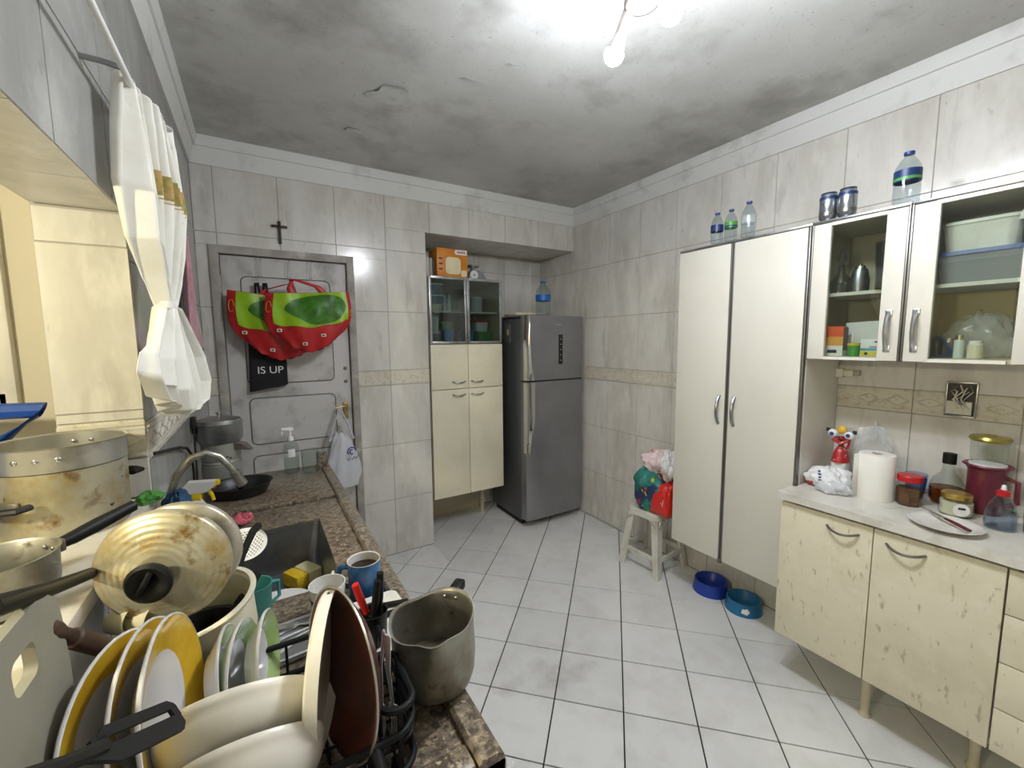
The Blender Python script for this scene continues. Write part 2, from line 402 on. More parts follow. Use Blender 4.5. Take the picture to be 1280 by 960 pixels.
# floor with diagonal tiles
floor = struct('floor', MB().box(((XL+XR)/2-.02, (YF+YB2)/2, -.054), (XR-XL+.3, YB2-YF+.1, .1)), 'floor_grout')
GS, GX, GY, GA = .2998, 1.6802, 2.4445, .7829
ca, sa = math.cos(GA), math.sin(GA); gp = .0022
whole = None
for i in range(-12, 12):
    for j in range(-6, 20):
        def gpt(a, b): return (GX+GS*(a*ca-b*sa), GY-GS*(a*sa+b*ca))
        e = gp/GS
        q = [gpt(i+e, j+e), gpt(i+1-e, j+e), gpt(i+1-e, j+1-e), gpt(i+e, j+1-e)]
        x0, x1, y0, y1 = XL+.002, XR-.002, YF, YB2-.002
        pl = clip(q, x0, x1, y0, y1)
        if not pl: continue
        # the solid wall left of the recess takes the corner
        cx = sum(p[0] for p in pl)/len(pl); cy = sum(p[1] for p in pl)/len(pl)
        if max(p[1] for p in pl) > YB and min(p[0] for p in pl) < XP:
            pl2 = clip(pl, XP+.001, x1, y0, y1); pl1 = clip(pl, x0, XP, y0, YB-.001); pls = [p for p in (pl1, pl2) if p]
        else: pls = [pl]
        for pl in pls:
            cx = sum(p[0] for p in pl)/len(pl); cy = sum(p[1] for p in pl)/len(pl)
            if len(pl) == 4 and abs(pl[0][0]-q[0][0]) < 1e-6 and pl == q:
                if whole is None: whole = MB().prism([(x-cx, y-cy) for x, y in pl], -.006, 0, inset=.0012).mesh('tile', 'floor_tile')
                o = bpy.data.objects.new('tile', whole); COL.objects.link(o)
            else: o = MB().prism([(x-cx, y-cy) for x, y in pl], -.006, 0, inset=.0012).build('tile', 'floor_tile')
            o.parent = floor; o.location = (cx, cy, 0)

# wall tiles: rectangles in wall coordinates (u, z), minus holes; each tile a child of its wall
TILE_MESH = {}
def sub_rect(rs, h):
    out = []
    for (a, b, c, d) in rs:
        if h[1] <= a or h[0] >= b or h[3] <= c or h[2] >= d: out.append((a, b, c, d)); continue
        if c < h[2]: out.append((a, b, c, h[2]))
        if d > h[3]: out.append((a, b, h[3], d))
        c2, d2 = max(c, h[2]), min(d, h[3])
        if a < h[0]: out.append((a, h[0], c2, d2))
        if b > h[1]: out.append((h[1], b, c2, d2))
    return out
def listello_mesh(w, h):
    key = ('L', round(w, 3), round(h, 3))
    if key not in TILE_MESH:
        m = MB().prism([(-w/2, -h/2), (w/2, -h/2), (w/2, h/2), (-w/2, h/2)], -.008, .001, inset=.001)
        for s in (-1, 1): m.box((0, s*h*.40, .002), (w, h*.09, .006)); m.box((0, s*h*.27, .001), (w, h*.05, .004))
        k = max(1, round(w/.11)); cw = w/k
        for i in range(k):
            cx = -w/2+cw*(i+.5); q = [(-cw*.42, 0), (0, h*.2), (cw*.42, 0), (0, -h*.2)]
            for a in range(4):
                p0, p1 = q[a], q[(a+1) % 4]
                m.tube([(cx+p0[0], p0[1], .001), (cx+p1[0], p1[1], .001)], .0022, 4)
            m.sphere((cx, 0, .001), .006, n=6, sc=(1, .7, .4))
        TILE_MESH[key] = m.mesh('listello_tile', 'listello')
    return TILE_MESH[key]
def tiles(wall, place, u0, u1, us, zs, holes=(), lis=None, g=.0013, tm='wall_tile'):
    """place(u, z) -> matrix with local x along the wall, y up, z out of the wall"""
    us = sorted(u for u in us if u0 < u < u1); us = [u0]+us+[u1]
    for a, b in zip(zs, zs[1:]):
        for c, d in zip(us, us[1:]):
            rs = [(c+g, d-g, a+g, b-g)]
            for h in holes: rs = sub_rect(rs, h)
            for (p, q, r, t) in rs:
                w, hh = q-p, t-r
                if w < .012 or hh < .012: continue
                if lis and abs(a-lis[0]) < .02 and hh > .05:
                    me = listello_mesh(w, hh); nm = 'listello_tile'
                else:
                    key = (round(w, 3), round(hh, 3), tm); nm = 'tile'
                    if key not in TILE_MESH: TILE_MESH[key] = MB().prism([(-w/2, -hh/2), (w/2, -hh/2), (w/2, hh/2), (-w/2, hh/2)], -.006, 0, inset=.0012).mesh('tile', tm)
                    me = TILE_MESH[key]
                o = bpy.data.objects.new(nm, me); COL.objects.link(o); o.parent = wall; o.matrix_local = place((p+q)/2, (r+t)/2)
G = .004
ZT = [0.0, .425, .845, 1.287, 1.393, 1.812, 2.243, 2.676, ZC]
# back wall: left of the door, above it, the pier, above the recess
DX0, DX1, DZ = -.203, .597, 2.172
wb = MB()
for x0, x1, z0, z1 in ((XL-WT, DX0+.002, 0, ZC), (DX0, DX1, DZ-.002, ZC), (DX1-.002, XP-G, 0, ZC), (XP-G-.001, XR+.1, ZS+G, ZC)):
    wb.box(((x0+x1)/2, YB+G+.06, (z0+z1)/2), (x1-x0, .12, z1-z0))
wall_back = struct('wall_back', wb, 'grout')
tiles(wall_back, lambda u, z: Matrix(((1, 0, 0, u), (0, 0, -1, YB), (0, 1, 0, z), (0, 0, 0, 1))), XL, XR, [.167+.3265*k for k in range(-3, 9)], ZT,
      [(DX0, DX1, -1, DZ), (XP, 9, -1, ZS)], lis=(1.287, 1.393))
# recess: side, soffit and back
wr = MB().box((XP-G-.06, (YB+.124+YB2+.1)/2, ZS/2), (.12, YB2+.1-YB-.124, ZS)).box(((XP+XR)/2, (YB+.124+YB2+.1)/2, ZS+G+.05), (XR-XP+.2, YB2+.1-YB-.124, .1)).box(((XP+XR)/2, YB2+G+.05, ZS/2), (XR-XP+.2, .1, ZS))
wall_recess = struct('wall_recess', wr, 'grout')
tiles(wall_recess, lambda u, z: Matrix(((1, 0, 0, u), (0, 0, -1, YB2), (0, 1, 0, z), (0, 0, 0, 1))), XP, XR, [XP+.327*k for k in range(1, 5)], [0, .42, .845, 1.28, 1.393, 1.82, 2.243, ZS], lis=None)
tiles(wall_recess, lambda u, z: Matrix(((0, 0, 1, XP), (1, 0, 0, u), (0, 1, 0, z), (0, 0, 0, 1))), YB+.001, YB2, [], [0, .42, .845, 1.28, 1.82, 2.243, ZS-.001])
tiles(wall_recess, lambda u, z: Matrix(((1, 0, 0, u), (0, 1, 0, z), (0, 0, -1, ZS), (0, 0, 0, 1))), XP, XR, [XP+.327*k for k in range(1, 5)], [YB+.001, YB2])
# right wall
wall_right = struct('wall_right', MB().box((XR+G+.06, (YF+YB2)/2, ZC/2), (.12, YB2-YF+.2, ZC)), 'grout')
tiles(wall_right, lambda u, z: Matrix(((0, 0, -1, XR), (-1, 0, 0, u), (0, 1, 0, z), (0, 0, 0, 1))), YF, YB2, [.987+.3225*k for k in range(-8, 9)], ZT[:3]+[1.255, 1.362, 1.79, 2.22, 2.65, ZC], lis=(1.255, 1.362))
# left wall with the opening to the next room
wl = MB().box((XL-G-(WT-G)/2, (JY+YB+.12)/2, ZC/2), (WT-G, YB+.12-JY, ZC)).box((XL-G-(WT-G)/2, (YF+JY)/2, (JZ+.004+ZC)/2), (WT-G, JY-YF+.01, ZC-JZ-.004)).box((XL-G-(WT-G)/2, (YF+JY)/2, (SILL-.03)/2), (WT-G, JY-YF+.01, SILL-.03))
wall_left = struct('wall_left', wl, 'grout')
ZL = [0, .425, .845, 1.287, 1.393, 1.812, 2.243, 2.676, ZC]
PLW = lambda u, z: Matrix(((0, 0, 1, XL), (1, 0, 0, u), (0, 1, 0, z), (0, 0, 0, 1)))
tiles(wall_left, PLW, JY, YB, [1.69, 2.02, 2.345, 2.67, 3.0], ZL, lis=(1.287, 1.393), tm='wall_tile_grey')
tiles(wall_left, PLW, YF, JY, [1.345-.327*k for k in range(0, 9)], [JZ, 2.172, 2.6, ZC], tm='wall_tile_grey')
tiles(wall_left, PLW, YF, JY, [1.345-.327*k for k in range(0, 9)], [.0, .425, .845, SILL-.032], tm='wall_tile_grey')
# jamb (faces the camera) and head of the opening
jamb = lambda u, z: Matrix(((1, 0, 0, u), (0, 0, -1, JY-.004), (0, 1, 0, z), (0, 0, 0, 1)))
tiles(wall_left, jamb, XL-WT, XL-.001, [], [SILL, 1.296, 1.402, 1.425, 1.845, JZ-.004], lis=(1.296, 1.402))
tiles(wall_left, lambda u, z: Matrix(((1, 0, 0, u), (0, 1, 0, z), (0, 0, -1, JZ), (0, 0, 0, 1))), XL-WT, XL-.001, [], [YF]+[1.2-.327*k for k in range(7, -1, -1)]+[JY-.008])
struct('trim_5', MB().box(((XL+.004-.53)/2, (YF+JY)/2-.006, SILL-.016), (.53+XL+.004, JY-YF-.014, .032), .004), 'sill_white')
wall_front = struct('wall_front', MB().box(((XL+XR)/2, YF-.06, ZC/2), (XR-XL+.4, .12, ZC)), 'wall_tile')
ceiling = struct('ceiling', MB().box(((XL+XR)/2-.02, (YF+YB)/2+.05, ZC+.052), (XR-XL+.4, YB-YF+.5, .1)), 'ceiling_paint')
# blistered paint on the ceiling
for k, (cx, cy, r, sx) in enumerate([(.62, 2.10, .085, 1.15), (.53, 2.53, .030, 1.7), (.90, 1.80, .014, 5.0), (1.0, 1.62, .016, 2.0)]):
    def fl(u, v, r=r, sx=sx):
        a = u*2*PI; q = r*(.25+.75*v)*(1+.18*math.sin(3*a+k)+.1*math.sin(5*a))
        return (cx+q*math.cos(a)*sx, cy+q*math.sin(a), ZC+.0018-(.007*max(0, math.cos(a-4.0))*v**3+.0020))
    m = MB().grid(fl, 28, 4, wrap=True)
    c0 = len(m.v); m.f.append(tuple(range(28))); m.build('paint_flake', 'ceiling_flake', ceiling)
# crown moulding
PROF = [(0, 2.612), (.010, 2.612), (.014, 2.625), (.020, 2.662), (.030, 2.690), (.031, 2.702), (.040, 2.704), (.047, 2.722), (.052, 2.746), (.052, ZC+.002), (0, ZC+.002)]
def crown(n, p0, p1, nx, ny, m0, m1):
    d = (Vector(p1)-Vector(p0)).normalized(); n_ = Vector((nx, ny)); k = len(PROF); vs = []
    for (o, z) in PROF: q = Vector(p0)+n_*o+d*o*m0; vs.append((q.x, q.y, z))
    for (o, z) in PROF: q = Vector(p1)+n_*o-d*o*m1; vs.append((q.x, q.y, z))
    fs = [(i, (i+1) % k, k+(i+1) % k, k+i) for i in range(k)]+[tuple(range(k)), tuple(range(k, 2*k))[::-1]]
    struct('trim_%d' % n, MB().add(vs, fs), 'crown')
crown(1, (XL, YB), (XR, YB), 0, -1, 1, 1); crown(2, (XR, YB), (XR, YF), -1, 0, 1, 1)
crown(3, (XL, YB), (XL, YF), 1, 0, 1, 1); crown(4, (XL, YF), (XR, YF), 0, 1, 1, 1)
struct('baseboard_right', MB().box((XR-.004, (2.0+YB2)/2+.2, .006), (.008, 1.1, .012)), 'grout')
# next room, seen through the opening
AX0, AX1, AY0, AY1, AZ = -2.1, XL-WT, YF, 1.86, 2.45
struct('wall_annex_back', MB().box(((AX0+AX1)/2, AY1+.05, AZ/2), (AX1-AX0, .1, AZ)), 'plaster')
struct('wall_annex_left', MB().box((AX0-.05, (AY0+AY1)/2, AZ/2), (.1, AY1-AY0+.2, AZ)), 'plaster')
struct('wall_annex_front', MB().box(((AX0+AX1)/2, AY0-.05, AZ/2), (AX1-AX0, .1, AZ)), 'plaster')
struct('ceiling_annex', MB().box(((AX0+AX1)/2, (AY0+AY1)/2, AZ+.05), (AX1-AX0, AY1-AY0+.2, .1)), 'plaster')
struct('floor_annex', MB().box(((AX0+AX1)/2, (AY0+AY1)/2, -.05), (AX1-AX0, AY1-AY0+.2, .1)), 'floor_tile')
w1 = bpy.data.objects.new('window_1', None); COL.objects.link(w1); w1['kind'] = 'structure'; w1.location = (-1.0, AY1, 1.75)
fr = MB()
for x in (-.36, .36, 0): fr.box((x, -.012, 0), (.04, .03, .66), .004)
for z in (-.31, .31): fr.box((0, -.012, z), (.72, .03, .04), .004)
fr.build('window_frame', 'white_plastic', w1)
MB().box((0, -.02, -.345), (.80, .06, .025), .004).build('window_sill', 'sill_white', w1)
for x in (-.18, .18): MB().box((x, -.006, 0), (.32, .006, .58)).build('pane', 'pane_dark', w1)

# ---------------------------------------------------------------- door to the corridor
door = bpy.data.objects.new('door_1', None); COL.objects.link(door); door['kind'] = 'structure'; door.location = (0, YB, 0)
fw = .046
f = MB().box((DX0+fw/2, .03, DZ/2), (fw, .10, DZ), .004).box((DX1-fw/2, .03, DZ/2), (fw, .10, DZ), .004).box(((DX0+DX1)/2, .03, DZ-fw/2), (DX1-DX0-2*fw, .098, fw-.001))
f.build('door_frame', 'door_frame', door)
lx0, lx1, lz1 = DX0+fw+.004, DX1-fw-.004, DZ-fw-.005
dl = MB().box(((lx0+lx1)/2, .035, (.008+lz1)/2), (lx1-lx0, .04, lz1-.008), .002).build('door_leaf', 'door_paint', door)
for (z0, z1) in ((1.345, 2.0), (.96, 1.25), (.12, .88)):
    w, h = .495, z1-z0
    MB().prism(rrect(w, h, .03), 0, .004, inset=.002).build('panel', 'door_paint', dl).matrix_local = Matrix(((1, 0, 0, .193), (0, 0, -1, .0148), (0, 1, 0, (z0+z1)/2), (0, 0, 0, 1)))
    g = [(x, y, 0) for x, y in rrect(w+.006, h+.006, .033)]
    MB().tube(g, .0032, 6, closed=True).build('groove', 'groove', dl).matrix_local = Matrix(((1, 0, 0, .193), (0, 0, -1, .0145), (0, 1, 0, (z0+z1)/2), (0, 0, 0, 1)))
hd = MB().box((.505, .011, 1.13), (.034, .008, .12), .003)
hd.build('lock_plate', 'brass', dl)
MB().tube([(.505, .012, 1.165), (.505, -.035, 1.165), (.47, -.045, 1.163), (.43, -.045, 1.158)], .008, 8).build('lever', 'brass', dl)
MB().lathe([(0, 0), (.011, 0), (.011, .012), (0, .014)], 12, bas((0, -1, 0), loc=(.505, .009, 1.10))).build('lock_cylinder', 'brass', dl)
for z in (1.42, 1.33): MB().lathe([(0, 0), (.013, 0), (.011, .008), (0, .009)], 12, bas((0, -1, 0), loc=(.515, .016, z))).build('latch_knob', 'lamp_dark', dl)
for z in (1.95, .3): MB().tube([(lx0-.004, .012, z-.05), (lx0-.004, .012, z+.05)], .007, 8).build('hinge', 'door_frame', door)
# wire hangers hooked over the top of the leaf
for k, (x, lab) in enumerate([(.045, 'thin wire hook over the door holding the black cloth bag'), (.20, 'thin wire hook over the door holding the red and green bags'), (.325, 'empty thin wire hook over the door top')]):
    m = MB()
    for s in (-.011, .011): m.tube([(s, .012, -.008), (s, -.002, -.006), (s*.9, -.006, -.05), (s*.8, -.008, -.11)], .0016, 6)
    m.tube([(-.009, -.008, -.11), (-.008, -.02, -.128), (0, -.036, -.132), (.008, -.02, -.128), (.009, -.008, -.11)], .0018, 6)
    solo(m, 'door_hook', 'chrome', lab, 'hook', (x, YB, lz1+.004), group='wire hooks over the door')

# ---------------------------------------------------------------- right wall: tall cupboard, wall cabinet, base units, worktop
XT = 2.162
def handle_bow(L, proud, r, n=9):
    """bow handle along local y, standing out along local -x; flat ends"""
    return [(-proud*math.sin(PI*k/(n-1))**.6 if 0 < k < n-1 else 0, -L/2+L*k/(n-1), 0) for k in range(n)]
tc = T('tall_cupboard', 'tall white two-door cupboard with grey aluminium strips beside white stool', 'cupboard', (XT, .953, .3525))
dY = 1.6395-.953; hT = 2.097-.3525
b = MB().box(((XR-XT)/2+.004, .008, hT/2), (XR-XT-.028, .016, hT)).box(((XR-XT)/2+.004, dY-.008, hT/2), (XR-XT-.028, .016, hT)).box(((XR-XT)/2+.004, dY/2, .008), (XR-XT-.028, dY-.03, .016)).box(((XR-XT)/2+.004, dY/2, hT-.009), (XR-XT-.028, dY-.03, .018)).box((XR-XT-.016, dY/2, hT/2), (.008, dY-.03, hT-.03))
b.build('body', 'white_door', tc)
MB().box((.006, dY/2, hT+.006), (.03, dY, .012), .002).build('top_strip', 'alu', tc)
for y0, y1, nm, hy in ((.014, .352, 'door', .318), (.374, dY-.004, 'door', .404)):
    d = MB().box((-.002, (y0+y1)/2, hT/2+.002), (.020, y1-y0, hT-.010), .002).build(nm, 'white_door', tc)
    h = MB().tube([(x-.012, y, z) for x, y, z in [(p[0], hy, .862+p[1]) for p in handle_bow(.155, .028, .006)]], .0075, 8)
    h.build('handle', 'steel_brushed', d)
for y in (.005, .3665, .3555): MB().box((-.004, y, hT/2), (.022, .008, hT-.004), .002).build('edge_strip', 'alu_dark', tc)
MB().box((-.016, .361, .012), (.012, .02, .03), .003).build('strip_end', 'alu_dark', tc)

def wall_unit(name, label, y0, y1, stile, hy, extra=False):
    z0, z1 = 1.503, 2.097
    t = T(name, label, 'cabinet', (XT, y0, z0)); w = y1-y0; h = z1-z0; dp = XR-XT-.004
    b = MB().box((dp/2+.01, .008, h/2), (dp-.012, .016, h)).box((dp/2+.01, w-.008, h/2), (dp-.012, .016, h)).box((dp/2+.01, w/2, .008), (dp-.012, w-.03, .016)).box((dp/2+.01, w/2, h-.008), (dp-.012, w-.03, .016)).box((dp-.004, w/2, h/2), (.006, w-.03, h-.03))
    b.build('body', 'cab_inner', t)
    MB().box((dp/2+.02, w/2, .286), (dp-.05, w-.034, .014)).build('shelf', 'white_door', t)
    MB().box((.004, w/2, h+.006), (.034, w, .012), .002).build('top_strip', 'alu', t)
    d = MB()
    lo, hi = stile
    d.box((-.002, lo/2+.004, h/2), (.020, lo-.008, h-.006), .002).box((-.002, w-hi/2-.004, h/2), (.020, hi-.008, h-.006), .002)
    d.box((-.002, w/2, h-.009), (.018, w-lo-hi+.002, .014)).box((-.002, w/2, .008), (.018, w-lo-hi+.002, .012))
    d = d.build('door', 'white_door', t)
    MB().box((.001, w/2, h/2), (.005, w-lo-hi+.01, h-.03)).build('pane', 'pane', d)
    hd = MB()
    pts = [(p[0]-.012, hy, .122+p[1]) for p in handle_bow(.15, .030, .006)]
    hd.tube(pts, .0075, 8)
    hd.box((-.014, hy, .122-.07), (.008, .022, .024), .002).box((-.014, hy, .122+.07), (.008, .022, .024), .002)
    hd.build('handle', 'steel', d)
    MB().box((-.004, .004, h/2), (.022, .007, h), .001).build('edge_strip', 'alu_dark', t)
    MB().box((-.004, w-.004, h/2), (.022, .007, h), .001).build('edge_strip', 'alu_dark', t)
    return t
wall_unit('wall_cabinet', 'white wall cabinet with glass door next to the tall cupboard, medicine boxes inside', .618, .951, (.072, .073), .042)
wall_unit('wall_cabinet', 'white wall cabinet with glass door holding stacked storage tubs', .277, .617, (.055, .080), .302)

XB = 2.03
def base_unit(y0, y1, doors, drawers, label):
    t = T('base_cabinet', label, 'cabinet', (XB, y0, 0)); w = y1-y0; z0, z1 = .2173, .858; dp = XR-XB-.004
    b = MB().box((dp/2+.01, .008, (z0+z1)/2), (dp-.02, .016, z1-z0)).box((dp/2+.01, w-.008, (z0+z1)/2), (dp-.02, .016, z1-z0)).box((dp/2+.01, w/2, z0+.008), (dp-.02, w-.03, .016)).box((dp-.008, w/2, (z0+z1)/2), (.01, w-.03, z1-z0-.03))
    b.box((dp/2+.01, w/2, z1+.006), (dp-.02, w-.002, .012))
    b.build('body', 'cream_door', t)
    for (a, c, hy) in doors:
        d = MB().box((-.001, (a+c)/2, (z0+z1)/2), (.018, c-a-.003, z1-z0-.002), .002).build('door', 'cream_dirty', t)
        pts = [(p[0]*1.2-.010, hy+p[1], .812-.012*math.sin(PI*(k/8))) for k, p in enumerate(handle_bow(.112, .025, .004))]
        MB().tube(pts, .0048, 8).build('handle', 'alu_dark', d)
    zz = [z0, .374, .536, .704, z1]
    for (a, c) in drawers:
        for p, q in zip(zz, zz[1:]):
            d = MB().box((-.001, (a+c)/2, (p+q)/2), (.018, c-a-.003, q-p-.004), .002).build('drawer', 'cream_dirty', t)
    for x, y in ((.09, w*.52), (dp-.06, .06), (dp-.06, w-.06), (.16, .05)):
        if 1: MB().lathe([(0, 0), (.022, 0), (.022, .01), (.015, .02), (.017, z0), (0, z0)], 12, mv(x, y, 0)).build('leg', 'cab_inner', t)
    return t
base_unit(.268, .951, [(.3442, .683, .444), (0, .3442, .247)], [], 'scuffed cream base cabinet with two doors and bow handles under white worktop')
base_unit(-.20, .2665, [], [(0, .466)], 'scuffed cream drawer unit beside the two-door base cabinet')
base_unit(-.90, -.2015, [(.35, .698, .45), (0, .35, .25)], [], 'cream base cabinet beyond the drawer unit')
wt = MB()
wt.prism([(XR-.003, -.92), (2.008, -.92), (2.000, -.91), (2.000, .953), (2.008, .966), (2.135, .966), (2.135, .949), (XR-.003, .949)], .872, .904, inset=.0015)
solo(wt, 'worktop', 'worktop', 'worn white worktop over the cream base cabinets', 'worktop')

# ---------------------------------------------------------------- cupboard in the recess
pc = T('pantry_cupboard', 'cream cupboard with two glass doors above four doors, set in the recess', 'cupboard', (1.134, 3.075, 0))
w, dp = 1.768-1.134, YB2-3.075-.006; z0, zm, zg, z1 = .345, 1.22, 1.578, 2.095
b = MB()
for x in (.008, w-.008): b.box((x, dp/2+.012, (z0+z1)/2), (.016, dp-.012, z1-z0))
for z in (z0+.008, zm, zg-.01, z1-.008): b.box((w/2, dp/2+.012, z), (w-.032, dp-.012, .016))
b.box((w/2, dp-.004, (z0+z1)/2), (w-.032, .008, z1-z0-.03))
b.box((w/2, dp/2+.012, (z0+zg)/2), (.016, dp-.03, zg-z0-.02))
b.build('body', 'cab_inner', pc)
MB().box((w/2, dp/2+.02, 1.83), (w-.034, dp-.06, .014)).build('shelf', 'white_door', pc)
for s, (x0, x1) in enumerate(((.002, w/2-.002), (w/2+.002, w-.002))):
    hx = (x1-.085, x0+.075)[s]
    for a, c, hz in ((z0, zm-.001, zm-.045), (zm+.002, zg-.004, zm+.058)):
        d = MB().box(((x0+x1)/2, 0, (a+c)/2), (x1-x0, .018, c-a-.002), .002).build('door', 'cream_door', pc)
        pts = [(hx-.055+.11*k/8, -.009-.024*(math.sin(PI*k/8)**.6 if 0 < k < 8 else 0), hz-.008*math.sin(PI*k/8)) for k in range(9)]
        MB().tube(pts, .005, 8).build('handle', 'steel_brushed', d)
    fr = MB(); fwid = .020
    for x in (x0+fwid/2, x1-fwid/2): fr.box((x, 0, (zg+z1)/2), (fwid, .018, z1-zg), .002)
    for z in (zg+fwid/2, z1-fwid/2): fr.box(((x0+x1)/2, 0, z), (x1-x0-.03, .018, fwid), .002)
    d = fr.build('glass_door', 'alu', pc); d['label'] = 'aluminium framed glass door'
    MB().box(((x0+x1)/2, .002, (zg+z1)/2), (x1-x0-2*fwid+.006, .004, z1-zg-2*fwid+.006)).build('pane', 'pane_dark', d)
    MB().sphere(((x1-.01, x0+.01)[s], -.014, zg+.05), .006).build('knob', 'brass', d)
MB().box((w/2, dp-.03, z0/2), (w-.02, .016, z0)).build('plinth', 'cab_inner', pc)
for x in (.05, w-.05): MB().box((x, .32, z0/2), (.03, .03, z0)).build('leg', 'cab_inner', pc)

# ---------------------------------------------------------------- fridge
fx0, fx1, fy, fz = 1.868, 2.462, 2.842, 1.806
fg = T('fridge', 'tall grey steel two-door fridge standing in the recess corner', 'fridge', ((fx0+fx1)/2, fy, 0))
w = fx1-fx0
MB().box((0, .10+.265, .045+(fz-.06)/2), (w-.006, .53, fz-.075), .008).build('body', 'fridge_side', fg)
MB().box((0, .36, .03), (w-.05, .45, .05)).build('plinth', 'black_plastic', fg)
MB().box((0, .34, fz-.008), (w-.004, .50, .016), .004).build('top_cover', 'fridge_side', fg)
def fdoor(z0, z1):
    def fn(u, v):
        x = -w/2+w*u; e = abs(2*u-1)
        y = .016*(e**6); return (x, y, z0+(z1-z0)*v)
    m = MB().grid(fn, 24, 1)
    o = len(m.v); n = 25
    back = [(-w/2+w*i/24, .095, z) for z in (z0, z1) for i in range(25)]
    m.v += back
    for i in range(24):
        m.f += [(o+i+1, o+i, o+n+i, o+n+i+1), (i+1, i, o+i, o+i+1), (n+i, n+i+1, o+n+i+1, o+n+i)]
    m.f += [(0, n, o+n, o), (n-1, o+n-1, o+2*n-1, 2*n-1)]
    return m
d1 = fdoor(1.270, fz-.002).build('door', 'fridge', fg); d2 = fdoor(.075, 1.258).build('door', 'fridge', fg)
MB().box((0, .05, 1.264), (w-.02, .08, .012)).build('door_gap', 'black_plastic', fg)
MB().box((.045, -.0005, 1.522), (.042, .004, .25), .001).build('display', 'screen_black', d1)
for k in range(5): MB().box((.045, -.003, 1.43+.045*k), (.006, .001, .006)).build('indicator', 'label_white', d1)
MB().box((.03, .0005, 1.73), (.07, .002, .006)).build('badge', 'chrome', d1)
# long sculpted handles down the left edge of both doors
def fhandle(z0, z1, wz):
    m = MB(); n = 16
    rows = []
    for k in range(n+1):
        z = z0+(z1-z0)*k/n; ww = wz(k/n)
        rows.append([(-w/2-.004, .05, z), (-w/2-.006, .012, z), (-w/2+.006, -.012, z), (-w/2+.012+ww*.6, -.020, z), (-w/2+.014+ww, -.010, z), (-w/2+.010+ww, .008, z)])
    for r in rows: m.v += r
    for k in range(n):
        for i in range(5): a = k*6+i; m.f.append((a, a+1, a+7, a+6))
    return m
fhandle(1.272, fz-.004, lambda t: .05*(1-t)**1.5+.002).build('handle', 'chrome', d1)
fhandle(.66, 1.256, lambda t: .058 if t > .45 else .058*(t/.45)**.9).build('handle', 'chrome', d2)
MB().box((-w/2+.001, .31, 1.66), (.003, .10, .16), .001).build('sticker', 'fridge', fg)
MB().box((-w/2-.0005, .30, 1.67), (.002, .025, .05)).build('sticker', 'sticker', fg)

# ---------------------------------------------------------------- ceiling lamp
lp = T('ceiling_lamp', 'white metal ceiling lamp with four bare led bulbs on slanted arms', 'lamp', (1.04, .95, ZC))
MB().lathe([(0, .002), (.055, .002), (.055, -.012), (.012, -.02), (.011, -.10), (0, -.10)], 28).build('stem', 'lamp_metal', lp)
MB().lathe([(0, -.095), (.045, -.098), (.050, -.105), (.050, -.160), (.047, -.168), (0, -.170)], 32).build('base', 'lamp_metal', lp)
MB().lathe([(.0505, -.150), (.053, -.154), (.053, -.164), (.048, -.169)], 32).build('base_rim', 'lamp_dark', lp)
for k, (ex, ey, ez) in enumerate(((-.008, .100, -.245), (.002, -.098, -.245), (-.10, -.15, -.245), (.13, -.34, -.245))):
    e = Vector((ex, ey, ez)); s = Vector((ex*.45, ey*.45, -.150)); dr = (e-s).normalized()
    ar = MB().tube([s, s+(e-s)*.62], .018, 12).build('arm', 'lamp_metal', lp)
    MB().lathe([(0, -.050), (.014, -.050), (.018, -.040), (.026, -.004), (.029, .0)], 20, bas(dr, loc=e)).build('bulb_neck', 'lamp_metal', ar)
    MB().lathe([(.029, .0), (.031, .010), (.029, .022), (.020, .034), (.008, .040), (0, .041)], 20, bas(dr, loc=e)).build('bulb', 'bulb_cool', ar)

# warm bulb hanging in the next room
pb = T('pendant_bulb', 'bare warm bulb hanging on a cord in the next room', 'lamp', (-.98, .42, AZ))
MB().tube([(0, 0, 0), (0, 0, -.48)], .004, 6).build('cord', 'cord', pb)
MB().lathe([(0, -.48), (.018, -.48), (.02, -.53), (0, -.532)], 14).build('socket', 'black_plastic', pb)
MB().sphere((0, 0, -.57), .042).build('bulb', 'bulb_warm', pb)

# ---------------------------------------------------------------- left counter with sink
lc = T('sink_counter', 'speckled brown granite counter with raised lip and steel sink', 'counter', (0, 0, 0))
CY0, CY1, CX1, CT = .53, 2.42, .302, .932
SX0, SX1, SY0, SY1 = -.19, .166, 1.20, 1.70
m = MB()
for x0, x1, y0, y1 in ((XL+.007, CX1, CY0, SY0), (XL+.007, CX1, SY1, CY1), (XL+.007, SX0, SY0, SY1), (SX1, CX1, SY0, SY1)):
    m.box(((x0+x1)/2, (y0+y1)/2, CT-.015), (x1-x0, y1-y0, .03))
m.build('slab', 'granite', lc)
lip = [(.255, 0), (.256, .010), (.262, .016), (.290, .016), (.300, .010), (.304, -.005), (.304, -.045), (.270, -.045), (.270, 0)]
vs = []; n = len(lip)
for y in (CY0, CY1): vs += [(a, y, CT+z) for a, z in lip]
MB().add(vs, [(i, (i+1) % n, n+(i+1) % n, n+i) for i in range(n)]+[tuple(range(n)), tuple(range(n, 2*n))[::-1]]).build('front_lip', 'granite', lc)
MB().box((-.002, CY0+.022, CT+.006), (.508, .045, .022), .006).build('end_lip', 'granite', lc)
MB().box((-.002, (1.90+CY1)/2, CT+.007), (.508, CY1-1.90, .018), .005).build('drain_step', 'granite', lc)
MB().box((.262, CY1-.03, CT+.045), (.05, .05, .09), .004).build('corner_stone', 'granite', lc)
sk = MB(); dz = .17
i0 = [(SX0, SY0), (SX1, SY0), (SX1, SY1), (SX0, SY1)]
